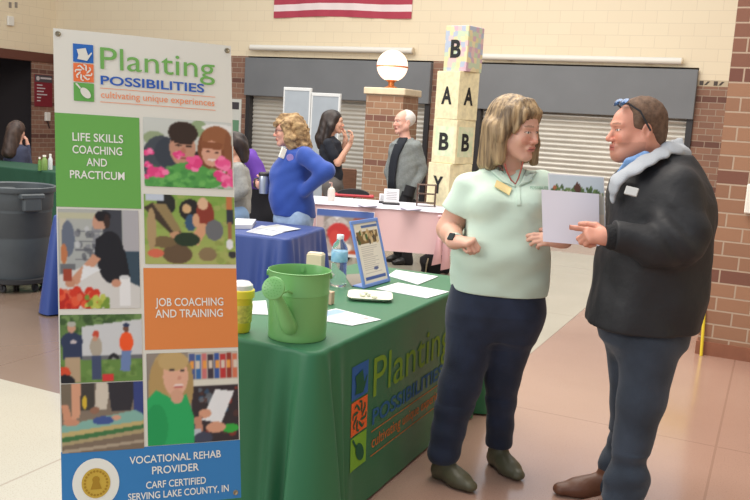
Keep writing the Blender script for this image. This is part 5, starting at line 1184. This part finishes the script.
sheet_on('flyer', [(376, 289), (398, 283), (449, 292), (427, 298.5)], MPAP, 'white and blue flyer at the table edge next to the woman in mint', 'flyer', fg, pic=flyer((214, 222, 236), (180, 204, 236), (196, 200, 220)))
sheet_on('flyer', [(388, 276), (396, 270.5), (438, 277), (418, 285)], MPAP, 'plain white sheet lying right of the blue framed sign', 'paper', z=TZ, th=.004)
sheet_on('flyer', [(344, 275), (362, 274), (366, 283), (352, 287)], mat('dark_brochure', (120, 116, 106), .4), 'dark glossy brochure beside the foot of the blue framed sign', 'brochure', th=.003)
c = on_table(370, 298); r = empty('plate', (c[0], c[1], TZ), YAW); tag(r, 'small white square plate of wrapped mints on the green table', 'plate')
def rsq(w, z, rr=.35):
    return [(w*math.copysign(abs(math.cos(a))**rr, math.cos(a)), w*.95*math.copysign(abs(math.sin(a))**rr, math.sin(a)), z) for a in (2*PI*(k+.5)/40 for k in range(40))]
b = MB(); L_ = [rsq(.07, 0), rsq(.088, .004), rsq(.104, .014), rsq(.107, .017), rsq(.102, .017), rsq(.08, .007)]; v = [q for l_ in L_ for q in l_]
b.add(v, [(i*40+k, i*40+(k+1) % 40, (i+1)*40+(k+1) % 40, (i+1)*40+k) for i in range(5) for k in range(40)]+[tuple(range(39, -1, -1)), tuple(range(200, 240))]); b.build('dish', mat('white_china', (232, 228, 216), .3), r, True)
mm = None
for k in range(7):
    x, y = rng.uniform(-.05, .04), rng.uniform(-.035, .035); a = rng.uniform(0, 3)
    if mm is None:
        b = MB(); b.lathe([(0, -.016), (.005, -.014), (.008, -.006), (.008, .006), (.005, .014), (0, .016)], n=10, M=Matrix.Rotation(PI/2, 4, 'Y')); q = b.build('wrapped_mint', mat('mint_wrap', (206, 212, 190), .3, var=.2, vscale=80), None, True); mm = q
    else: q = mm.copy(); COL.objects.link(q)
    q.location = (c[0]+x, c[1]+y, TZ+.0155+.0); q.rotation_euler = (0, 0, a); tag(q, 'wrapped mint lying on the small white square plate', 'sweet', 'wrapped mints on the white plate')
c = on_table(314, 283); M = Matrix.Rotation(math.radians(12), 4, 'Z'); r = empty('card_box', (c[0], c[1], TZ), 0); tag(r, 'cream box of leaflets standing behind the watering can', 'leaflet box')
b = MB(); b.box((-.04, -.02, 0), (.04, .045, .15), .002, M); b.build('box', mat('cream_card', (222, 206, 176), .7), r)
for k in range(4): b = MB(); b.box((-.036, -.014+.012*k, .12), (.036, -.006+.012*k, .157), 0, M); b.build('leaflet', mat('cream_leaflet', (232, 220, 196), .7), r)
c = on_table(329, 304); b = MB(); b.box((-.02, -.015, 0), (.02, .015, .06), .003); o = b.build('card_stack', mat('pink_card', (206, 176, 150), .7), None, loc=(c[0], c[1], TZ)); tag(o, 'small upright stack of pinkish cards beside the watering can', 'card stack')
# brochures on the blue table
sheet_on('brochure', [(246, 232), (262, 225.5), (289, 231), (272, 236)], mat('grey_paper', (196, 198, 206), .6), 'grey brochure near the front edge of the blue table', 'brochure', 'brochures on the blue table', z=.752, pic=flyer((170, 172, 180), (200, 202, 206), (150, 150, 160)))
sheet_on('brochure', [(256, 228), (277, 224.5), (301, 229), (283, 232)], mat('grey_paper', (196, 198, 206), .6), 'grey brochure lying behind the other one on the blue table', 'brochure', 'brochures on the blue table', z=.756, pic=flyer((180, 180, 176), (206, 206, 200), (160, 150, 150)))
sheet_on('paper_pile', [(232, 229), (236, 222), (256, 223), (252, 229)], mat('grey_paper', (196, 198, 206), .6), 'pile of pale papers on the blue table behind the banner edge', 'papers', z=.752, th=.03)
# ------------------------------------------------------------------ papers the two people hold
def plank(name, corners, m, label, cat, pic=None, th=.0015):
    P = [wf.root+wf.R@WJ(*q) for q in corners]; c = sum(P)/4; n = nrm(np.cross(P[1]-P[0], P[3]-P[0])); 
    if n@FH > 0: n = -n
    N = 8; v = []; f = []
    def pt(a, b_, e=0): q = P[0]*(1-a)*(1-b_)+P[1]*a*(1-b_)+P[2]*a*b_+P[3]*(1-a)*b_-c; return tuple(q+n*(e+.008*math.sin(PI*a)*b_))
    for e in (0, -th): v += [pt(i/N, j/N, e) for j in range(N+1) for i in range(N+1)]
    K = (N+1)**2
    for j in range(N):
        for i in range(N): a = j*(N+1)+i; f += [(a, a+1, a+N+2, a+N+1), (a+K+N+1, a+K+N+2, a+K+1, a+K)]
    b = MB(); b.add(v, f); o = b.build(name, m, None, True, loc=tuple(c)); tag(o, label, cat)
    if pic is not None: pic.place('print', .02, .02, .98, .98, lambda a, b_, e: pt(a, b_, e), o, eps=.001)
    return o
plank('paper_sheet', [(541.5, 189.5, -.25), (599, 194, -.25), (599.5, 246, -.26), (543, 241.5, -.26)], mat('held_paper', (232, 228, 238), .6), 'blank white sheet held between the woman in mint and the man in black', 'paper')
p = Pic(64, 40, (206, 216, 224), (200, 212, 214)); p.r(0, .24, 1, 1, (206, 200, 186)); p.dots(30, 0, .19, 1, .27, .035, [(96, 120, 76), (120, 142, 90), (84, 104, 70)]).e(.52, .2, .06, .09, (96, 66, 58)).r(.44, .27, .62, .5, (190, 200, 226)).dots(6, .05, .2, .3, .26, .03, [(180, 110, 80), (90, 120, 70)])
plank('photo_print', [(548, 173, -.235), (604, 177, -.235), (606, 240, -.24), (550, 238, -.24)], MPAP, 'printed outdoor photo held behind the blank sheet, its top showing', 'photo print', pic=(lambda q: (q.a.__setitem__((slice(24, None), slice(None)), np.array((226, 210, 190))), q)[1])(p))
# ------------------------------------------------------------------ letter tower on the pink table
tb = onz(454, 207, .757); tcx, tcy = tb[0]+.02, tb[1]+.17
MYL = mat('cream_pattern', (226, 216, 178), .7, var=.1, vscale=22); MK = mat('black_letter', (34, 34, 36), .7)
def nursery_mat():
    m = bpy.data.materials.new('nursery_paper'); m.use_nodes = True; n = m.node_tree.nodes; l = m.node_tree.links; b = n['Principled BSDF']; b.inputs['Roughness'].default_value = .7
    tc = n.new('ShaderNodeTexCoord'); vo = n.new('ShaderNodeTexVoronoi'); vo.feature = 'F1'; vo.distance = 'CHEBYCHEV'; vo.inputs['Scale'].default_value = 20; vo.inputs['Randomness'].default_value = .55; l.new(tc.outputs['Object'], vo.inputs['Vector'])
    r = n.new('ShaderNodeValToRGB'); r.color_ramp.interpolation = 'CONSTANT'; sp = n.new('ShaderNodeSeparateColor'); l.new(vo.outputs['Color'], sp.inputs[0]); l.new(sp.outputs[0], r.inputs['Fac'])
    cs = [(222, 208, 168), (216, 186, 184), (172, 182, 200), (214, 204, 160), (190, 204, 176), (200, 168, 182)]
    for i, c in enumerate(cs):
        e = r.color_ramp.elements[i] if i < 2 else r.color_ramp.elements.new(i/6); e.position = i/6; e.color = lin(c)+(1,)
    l.new(r.outputs['Color'], b.inputs['Base Color']); return m
MN = nursery_mat()
def letter_on(name, ch, o, M, size, w):
    VF = text2d(ch, -size*w, size*w, -size*.7, size*1.4, .035); V2 = [tuple(M @ Vector((a, b_, .003))) for a, b_ in VF[0]]; me = bpy.data.meshes.new(name); me.from_pydata(V2, [], VF[1]); me.update(); link(name, me, MK, o)
boxes = [(.0, '', 'Y', 0), (.44, 'B', 'B', 1), (.86, 'A', 'A', 2), (1.29, '', 'B', 3)]
ys = [(207.5, 163), (163, 119), (119, 71), (72, 23)]; tops = []
D_t = math.hypot(tcx, tcy)
def zat(py, px): p_ = ray(px, py); t_ = (tcx*FW[0]*0+ (V3(tcx, tcy, 0)@FH))/(p_@FH); return (CP+p_*t_)
zz = [.757]+[zat(y, x)[2] for y, x in ((163, 450), (119.5, 454), (72, 460), (27, 466))]
offs = [zat(y, x) for y, x in ((185, 449), (141, 453.5), (96, 457), (48, 464))]
for k in range(4):
    z0, z1 = zz[k], zz[k+1]; cxx, cyy = offs[k][0], offs[k][1]; wd = (.158, .152, .152, .138)[k]; rot = YAW+math.radians((40, 47, 44, 50)[k]); hh = z1-z0
    nm = ('Y', 'B', 'A', 'B')[k]; r = empty('letter_box', (cxx, cyy, z0), rot)
    tag(r, ('cream box with a black letter Y, lowest of the letter tower', 'pale box with black letters B on two sides, second from the bottom of the tower', 'cream box with black letters A on two sides, third from the bottom of the tower', 'colourful patterned box with a black letter B, topmost of the letter tower')[k], 'letter box', 'letter boxes stacked in a tower')
    b = MB(); b.box((-wd, -wd, 0), (wd, wd, hh-.002), .004); bo = b.build('box', (MYL, MYL, MYL, MN)[k], r)
    for face, ch in ((0, nm), (1, ('', 'B', 'A', '')[k])):
        if not ch: continue
        # face 0 looks to -x (left of view), face 1 to -y (right of view)
        M = (Matrix.Translation((-wd, 0, hh*.5)) @ Matrix(((0, 0, -1, 0), (-1, 0, 0, 0), (0, 1, 0, 0), (0, 0, 0, 1)))) if face == 0 else (Matrix.Translation((0, -wd, hh*.5)) @ Matrix(((1, 0, 0, 0), (0, 0, -1, 0), (0, 1, 0, 0), (0, 0, 0, 1))))
        if k in (1,): q = MB(); q.box((-.12, -.15, 0), (.12, .15, .001), 0, M); q.build('letter_card', mat('letter_card', (226, 224, 196), .7, rgb2=(200, 216, 180), vscale=14), bo)
        letter_on('letter', ch, bo, M, .12, (.6, .52, .58, .52)[k])
# things on the pink table
pkz = .758
c = onz(331, 201, pkz); r = empty('pump_bottle', (c[0], c[1], pkz)); tag(r, 'white pump bottle at the left end of the pink table', 'bottle')
b = MB(); b.lathe([(0, 0), (.034, 0), (.038, .01), (.038, .1), (.03, .125), (.014, .135), (.014, .145), (0, .145)]); b.build('bottle_body', mat('lotion_white', (222, 214, 206), .3), r, True)
b = MB(); b.tube([(0, 0, .14), (0, 0, .18), (-.03, 0, .182)], .007, 8); b.build('pump', mat('pump_red', (190, 150, 140), .4), r, True)
for (x, y, w_, h_, nm_, lb) in ((391, 204.5, .075, .115, 'tabletop_sign', 'small white framed sign with a black base on the pink table'), (382, 203, .03, .07, 'sign_card', 'tiny white card standing left of the framed sign on the pink table')):
    c = onz(x, y, pkz); r = empty(nm_, (c[0], c[1], pkz), YAW); tag(r, lb, 'sign'); b = MB(); b.box((-w_, -.004, .02), (w_, .006, h_*1.35), .002, Matrix.Rotation(-.12, 4, 'X')); o = b.build('card', MPAP, r)
    b = MB(); b.box((-w_*1.15, -.04, 0), (w_*1.15, .04, .02), .003); b.build('base', M_DARKM, r)
    for j in range(5): b = MB(); b.box((-w_*.7, -.0065, h_*(.45+.15*j)), (w_*.7, -.0045, h_*(.49+.15*j)), 0, Matrix.Rotation(-.12, 4, 'X')); b.build('text_rule', mat('grey_ink', (150, 150, 152), .6), o)
for i, cc in enumerate(([(340, 201), (352, 200), (366, 202), (352, 204)], [(356, 204), (372, 203), (380, 206), (364, 207)], [(398, 207), (412, 206.5), (424, 209), (408, 210.5)])):
    sheet_on('leaflet', cc, mat('lilac_paper', (196, 192, 214), .6), ('pale leaflet nearest the pump bottle on the pink table', 'pale leaflet in the middle of the pink table, left of the framed sign', 'pale leaflet right of the framed sign on the pink table')[i], 'leaflet', 'leaflets on the pink table', z=pkz)
c = onz(421, 207, pkz); r = empty('wire_rack', (c[0], c[1]+.12, pkz), YAW); tag(r, 'dark wire display rack on the pink table right of the man in the blazer', 'rack'); 
for x in (-.09, .09):
    for y in (-.05, .05): q = MB(); q.tube([(x, y, 0), (x, y, .22)], .006, 6); q.build('leg', mat('brown_wire', (96, 72, 62), .5), r, True)
for z in (.03, .12, .21): q = MB(); q.box((-.095, -.055, z), (.095, .055, z+.008), .002); q.build('shelf', MATS['brown_wire'], r)
c = onz(421.5, 206, pkz); 
# red tray with a black cloth arch
c = onz(352, 197, pkz); r = empty('tray', (c[0], c[1]+.03, pkz), YAW); tag(r, 'red tray with a rounded black cover on the pink table', 'tray')
b = MB(); b.box((-.22, -.06, 0), (.22, .06, .03), .01); b.build('base', mat('tray_red', (186, 60, 70), .5), r)
b = MB(); n = 20; v = []; 
for k in range(n+1):
    a = PI*k/n; 
    for y in (-.05, .05): v.append((-.17*math.cos(a), y, .03+.055*math.sin(a)))
b.add(v, [(2*k, 2*k+1, 2*k+3, 2*k+2) for k in range(n)]+[tuple(2*k for k in range(n+1)), tuple(2*k+1 for k in range(n, -1, -1))]); b.build('cover', mat('black_cover', (34, 34, 38), .7), r)
# wooden chair behind the pink table
def chair(x, y, rz, label, cm, lm, sh_=.46, bh=.88):
    r = empty('chair', (x, y, 0), rz); tag(r, label, 'chair')
    b = MB(); b.box((-.21, -.21, sh_-.03), (.21, .21, sh_), .012); b.build('seat', cm, r)
    b = MB(); b.box((-.2, .19, bh-.26), (.2, .215, bh), .01, Matrix.Translation((0, 0, 0))); b.build('backrest', cm, r)
    for sx in (-1, 1):
        q = MB(); q.tube([(sx*.19, -.19, 0), (sx*.19, -.19, sh_-.03)], .013, 8); q.build('leg', lm, r, True)
        q = MB(); q.tube([(sx*.19, .2, 0), (sx*.19, .19, sh_), (sx*.19, .2, bh-.02)], .013, 8); q.build('leg', lm, r, True)
    return r
MWD = mat('brown_wood', (118, 84, 66), .5, var=.15, vscale=9, stretch=(1, 1, 8)); MBK = mat('black_fabric', (38, 37, 42), .9, bump=.2, bscale=90)
c = at(328, 190, 9.9); chair(c[0], c[1]+.35, PI+.3, 'brown wooden chair behind the pump bottle on the pink table', MWD, MWD, .46, 1.0)
# poster hanging on the front of the pink table
fn_ = lambda px, py, dy=0: None
ux_ = V3(math.cos(pa), math.sin(pa), 0); A0 = V3(A[0], A[1], 0)-nv*.055
def onfront(px, py): v = ray(px, py); t_ = ((A0-CP)@nv)/(v@nv); return CP+v*t_
pa0 = onfront(317, 207); pb0 = onfront(372, 259); wx_ = (pb0-pa0)@ux_; zt, zb_ = pa0[2], max(pb0[2], .02)
r = empty('poster', (pa0[0], pa0[1], 0), pa); tag(r, 'blue banded poster with a red shape on the front of the pink table', 'poster')
b = MB(); b.box((0, -.006, zb_), (wx_, .0, zt-.01), .001); ps = b.build('board', MPAP, r)
p = Pic(60, 60, (150, 140, 136)); p.r(0, 0, 1, .15, (86, 110, 176)).r(.0, .15, .14, 1, (206, 186, 184)).e(.35, .55, .22, .4, (200, 196, 194)).e(.36, .58, .19, .36, (176, 160, 156))
for k in range(5): p.e(.36, .45, .24-.03*k, .3-.04*k, (226, 222, 220)).e(.36, .46, .23-.03*k, .285-.04*k, (130, 116, 112))
p.e(.4, .5, .2, .22, (196, 62, 62)).e(.34, .62, .1, .18, (206, 76, 70)).p([(.65, .15), (1, .15), (1, .7), (.75, .95), (.6, .5)], (150, 92, 78)).r(.5, .85, 1, 1, (176, 82, 60)).e(.5, .8, .14, .1, (226, 216, 206)); p.r(0, .93, 1, 1, (220, 220, 220))
p.blur(2).place('poster_print', .004, zt-.014, wx_-.004, zb_+.004, lambda a, b_, e: (a, -.006-e, b_), ps, eps=.001)
# ribbon bow on the pink table, bag and shoes below
c = onfront(442, 216); r = empty('ribbon', (c[0], c[1], 0), pa); tag(r, 'pink ribbon hanging from the right part of the pink table', 'ribbon')
MR = mat('pink_ribbon', (226, 176, 182), .6)
for i, (dx0, dx1, zl) in enumerate(((-.0, -.015, .0), (.02, .075, -.0))):
    zc = c[2]; q = MB(); pts = [(dx0, -.01, zc), (dx0*.4+dx1*.6, -.02, zc-.22), (dx1, -.03, .26-.04*i)]
    v = []; 
    for (x, y, z) in pts: v += [(x-.022, y, z), (x+.022, y-.004, z)]
    v[-2] = (v[-2][0]-.03, v[-2][1], v[-2][2]-.03); v[-1] = (v[-1][0]+.02, v[-1][1], v[-1][2])
    q.add(v, [(0, 1, 3, 2), (2, 3, 5, 4)]); o = q.build('tail', MR, r, True); md = o.modifiers.new('s', 'SOLIDIFY'); md.thickness = .004
q = MB(); q.tube([(-.03, -.02, c[2]-.01), (0, -.03, c[2]), (.03, -.02, c[2]-.01)], [.02, .012, .02], 10); q.build('knot', MR, r, True)
# black handbag
c = onz(430, 274, 0); r = empty('handbag', (c[0], c[1]+.1, 0), YAW); tag(r, 'black handbag with a pale strap on the floor below the pink table', 'bag')
F = Field(V3(-.2, -.12, -.01), V3(.2, .14, .26), .008); F.stack([(0.006, 0, 0, .15, .075, 0), (.1, 0, 0, .16, .085, 0), (.18, 0, 0, .13, .05, 0), (.21, 0, 0, .1, .02, 0)], .02); F.wrinkle(.008, 40, 2); F.half((0, 0, .003), (0, 0, -1), .002)
F.build('bag_body', MBK, r)
q = MB(); q.tube([(-.07, -.06, .16), (-.085, -.1, .1), (-.09, -.105, .03), (-.095, -.09, .01)], .008, 8); o = q.build('strap', mat('tan_strap', (190, 176, 150), .6), r, True)
q = MB(); q.tube([(-.06, 0, .2), (-.04, 0, .26), (.04, 0, .26), (.06, 0, .2)], .007, 8); q.build('handle', MBK, r, True)
# book stack and white tray foot by the poster
# dark chairs with coats beside the banner
c = onz(250, 262, 0); d_ = at(257, 200, 8.1); r = chair(d_[0], d_[1], .2, 'black chair behind the blue table, draped with a dark coat', MBK, M_DARKM, .45, .86)
F = Field(V3(-.3, -.25, .3), V3(.3, .35, 1.0), .012); F.stack([(.35, 0, .2, .22, .06, 0), (.6, 0, .2, .24, .07, 0), (.85, 0, .2, .2, .06, 0), (.91, 0, .2, .16, .04, 0)], .03); F.wrinkle(.015, 22, 4); o = F.build('coat', MBK, None, loc=tuple(r.location), rz=.2); tag(o, 'dark coat hung over the chair back behind the blue table', 'coat')
d2 = at(266, 205, 9.0); chair(d2[0], d2[1], 2.9, 'black chair further back, left of the woman in royal blue', MBK, M_DARKM, .45, .84)
c = at(256, 168, 8.1); F = Field(V3(-.2, -.15, -.2), V3(.2, .15, .2), .01); F.cone(V3(-.06, 0, .1), V3(.04, 0, -.12), .07, .1, .03); F.cone(V3(-.08, 0, .13), V3(-.03, 0, .0), .04, .06, .03); F.wrinkle(.012, 35, 3)
o = F.build('purple_bag', mat('purple_cloth', (92, 52, 150), .8), None, loc=(c[0], c[1], c[2])); tag(o, 'purple cloth bag between the hooded sitter and the woman in royal blue', 'bag')
# ------------------------------------------------------------------ left side: bin, wall sign, outlet, left table things
c = onz(13, 289, 0); r = empty('wheeled_bin', (c[0], c[1]+.05, 0)); tag(r, 'large round grey bin on a wheeled dolly at the left edge', 'bin')
MGB = mat('grey_plastic', (74, 80, 84), .5, bump=.1, bscale=200, var=.08, vscale=5)
b = MB(); R0 = .27; b.lathe([(0, .1), (R0*.86, .1), (R0*.9, .13), (R0*.98, .45), (R0*.985, .47), (R0*1.0, .475), (R0*1.02, .69), (R0*1.05, .70), (R0*1.07, .83), (R0*1.13, .835), (R0*1.15, .85), (R0*1.15, .875), (R0*1.12, .88), (R0*1.07, .87), (R0*1.0, .6), (R0*.86, .13), (0, .12)], n=56); b.build('barrel', MGB, r, True)
for a in (-.35, -.35+PI):
    q = MB(); M = Matrix.Rotation(a, 4, 'Z') @ Matrix.Translation((R0*1.09, 0, .76)); q.box((-.03, -.075, -.07), (.03, .075, .06), .012, M); q.box((-.03, -.1, .03), (.035, .1, .075), .01, M); q.build('grip_handle', MGB, r)
b = MB(); b.lathe([(0, .075), (.26, .075), (.275, .085), (.275, .115), (.25, .12), (0, .12)], n=40); b.build('dolly', mat('black_plastic', (44, 44, 46), .5), r, True)
for k in range(5):
    a = 2*PI*k/5-1.3; x, y = .21*math.cos(a), .21*math.sin(a); q = MB(); q.lathe([(0, -.012), (.03, -.012), (.036, -.006), (.036, .006), (.03, .012), (0, .012)], n=20, M=Matrix.Translation((x, y, .037)) @ Matrix.Rotation(PI/2, 4, 'X')); w_ = q.build('caster', MATS['black_plastic'], r, True)
    q = MB(); q.box((x-.01, y-.02, .03), (x+.01, y+.02, .08), .003); q.build('fork', M_DARKM, w_)
o = empty('wall_sign', (XL, 14.52, 1.42)); tag(o, 'dark red wall sign with white lettering on the brick beside the dark opening', 'sign')
b = MB(); b.box((0, -.26, 0), (.02, .26, .72), .004); sb = b.build('board', mat('sign_red', (132, 42, 52), .4), o)
b = MB(); b.box((.02, -.25, .55), (.024, .25, .71)); hb = b.build('header', mat('sign_grey', (84, 78, 82), .4), sb)
V, F = ngon(ellp(-.17, .63, .05, .05, 20)); 
def sgn(u, v, e): return (.0245+e, u, v)
flat('sign_emblem', V, F, sgn, mat('sign_white', (206, 196, 196), .5), sb); V, F = merge([gridrect(-.1, .62, .22, .66, 1, 1)]+[gridrect(-.2, .47-.07*k, -.2+(.16, .24, .2, .3, .12, .1)[k], .495-.07*k, 1, 1) for k in range(6)])
flat('sign_lines', V, F, lambda u, v, e: (.021+e+(.004 if v > .55 else 0), u, v), MATS['sign_white'], sb)
r = empty('wall_outlet', (XL, 14.62, 1.1)); tag(r, 'white outlet box on the brick below the dark red sign', 'outlet'); b = MB(); b.box((0, -.07, 0), (.06, .07, .2), .01); b.build('box', M_WHITE, r); b = MB(); b.tube([(.03, .0, 0), (.04, .03, -.1), (.03, .06, -.16)], .012, 8); b.build('cord', M_DARKM, r, True)
b = MB(); q_ = onx(9.5, 21, XL); b.box((0, -.08, -.1), (.06, .08, .1), .01); r = b.build('wall_box', M_WHITE, None, loc=tuple(q_)); tag(r, 'small white box mounted high on the cream wall at upper left', 'wall box')
for px_ in (10, 16): q_ = onx(px_, 5, XL); b = MB(); b.box((0, -.035, -.06), (.01, .035, .06), .003); r = b.build('wall_plate', mat('wall_plate', (150, 140, 130), .6), None, loc=tuple(q_)); tag(r, ('left' if px_ == 10 else 'right')+' one of two small grey plates above the white wall box', 'wall plate', 'grey plates high on the left wall')
lx_ = [(33, 171, .02, .14, (92, 130, 60), 'jar', 'green jar nearest the long haired sitter on the dark green table'), (38, 170.5, .035, .16, (120, 150, 80), 'jar', 'larger green jar in the middle of the dark green table'), (44, 170, .025, .17, (214, 218, 220), 'bottle', 'clear water bottle on the dark green table at the left')]
for (x, y, rad, h_, cc, nm_, lb) in lx_:
    g_ = onz(x, y, .75); r = empty(nm_, (g_[0], g_[1]+.1, .752)); tag(r, lb, nm_); b = MB(); b.lathe([(0, 0), (rad, 0), (rad, h_*.75), (rad*.6, h_*.88), (rad*.5, h_), (0, h_)]); b.build('body', mat(nm_+'_glass_'+str(cc[0]), cc, .3), r, True); b = MB(); b.lathe([(0, h_), (rad*.6, h_), (rad*.6, h_+.02), (0, h_+.02)]); b.build('cap', M_WHITE, r, True)
# notice frame on the brick left of the shutter
p0 = ony(236.5, 104, YW-.01); p1 = ony(240.5, 140, YW-.01); r = empty('notice_frame', (p1[0]+.0, YW, p1[2])); tag(r, 'white framed notice on the brick beside the left shutter', 'notice'); hN = p0[2]-p1[2]
b = MB(); b.box((-.42, -.03, 0), (0, 0, hN+.1), .004); fr_ = b.build('frame', mat('notice_white', (214, 214, 206), .5), r)
b = MB(); b.box((-.38, -.034, hN*.1), (-.04, -.03, hN*.55)); b.build('green_notice', mat('notice_green', (108, 150, 118), .6), fr_); b = MB(); b.box((-.3, -.034, hN*.85), (-.05, -.03, hN*1.05)); b.build('dark_notice', mat('notice_dark', (70, 66, 70), .6), fr_)
# yellow folding stand behind the man, wall box on the pillar
c = onz(701, 352, 0); r = empty('folding_stand', (c[0]-.0, c[1]+.0, 0), 0); tag(r, 'yellow folding stand partly hidden behind the man in black', 'stand'); MYE = mat('yellow_paint', (222, 196, 50), .45)
for sx in (-1, 1):
    for sy in (-1, 1): q = MB(); q.tube([(-.12+sx*.13, sy*.12, 0), (-.12+sx*.1, sy*.02, .62)], .011, 8); q.build('leg', MYE, r, True)
q = MB(); q.box((-.24, -.03, .5), (0, .03, .64), .008); q.build('panel', MYE, r)
b = MB(); q_ = ony(752, 198, 6.64); b.box((-.04, -.05, -.11), (.05, 0, .1), .008); r = b.build('wall_box', M_WHITE, None, loc=tuple(q_)); tag(r, 'white box fixed to the brick pillar at the right edge', 'wall box')
# ------------------------------------------------------------------ light
w = bpy.data.worlds.new('world'); SC.world = w; w.use_nodes = True
bg = w.node_tree.nodes['Background']; bg.inputs[0].default_value = (.80, .89, 1.0, 1); bg.inputs[1].default_value = .78
def area(name, loc, target, size, sy, energy, color):
    d = bpy.data.lights.new(name, 'AREA'); d.shape = 'RECTANGLE'; d.size = size; d.size_y = sy; d.energy = energy; d.color = color
    o = bpy.data.objects.new(name, d); COL.objects.link(o); o.location = loc
    o.rotation_euler = (Vector(target)-Vector(loc)).to_track_quat('-Z', 'Y').to_euler(); return o
area('window_daylight', (-7, -3.5, 4.6), (-2.5, 6, .8), 6, 3, 470, (1, .96, .9))
area('unseen_hall_light', (-5, 8, 6.2), (-5, 8.5, 0), 8, 6, 620, (1, .93, .82))
area('unseen_hall_light', (-2.4, 3.6, 5.6), (-2.0, 3.8, 0), 3, 4, 260, (1, .9, .78))  # unseen lamp without a fixture, placed to brighten the green table's top
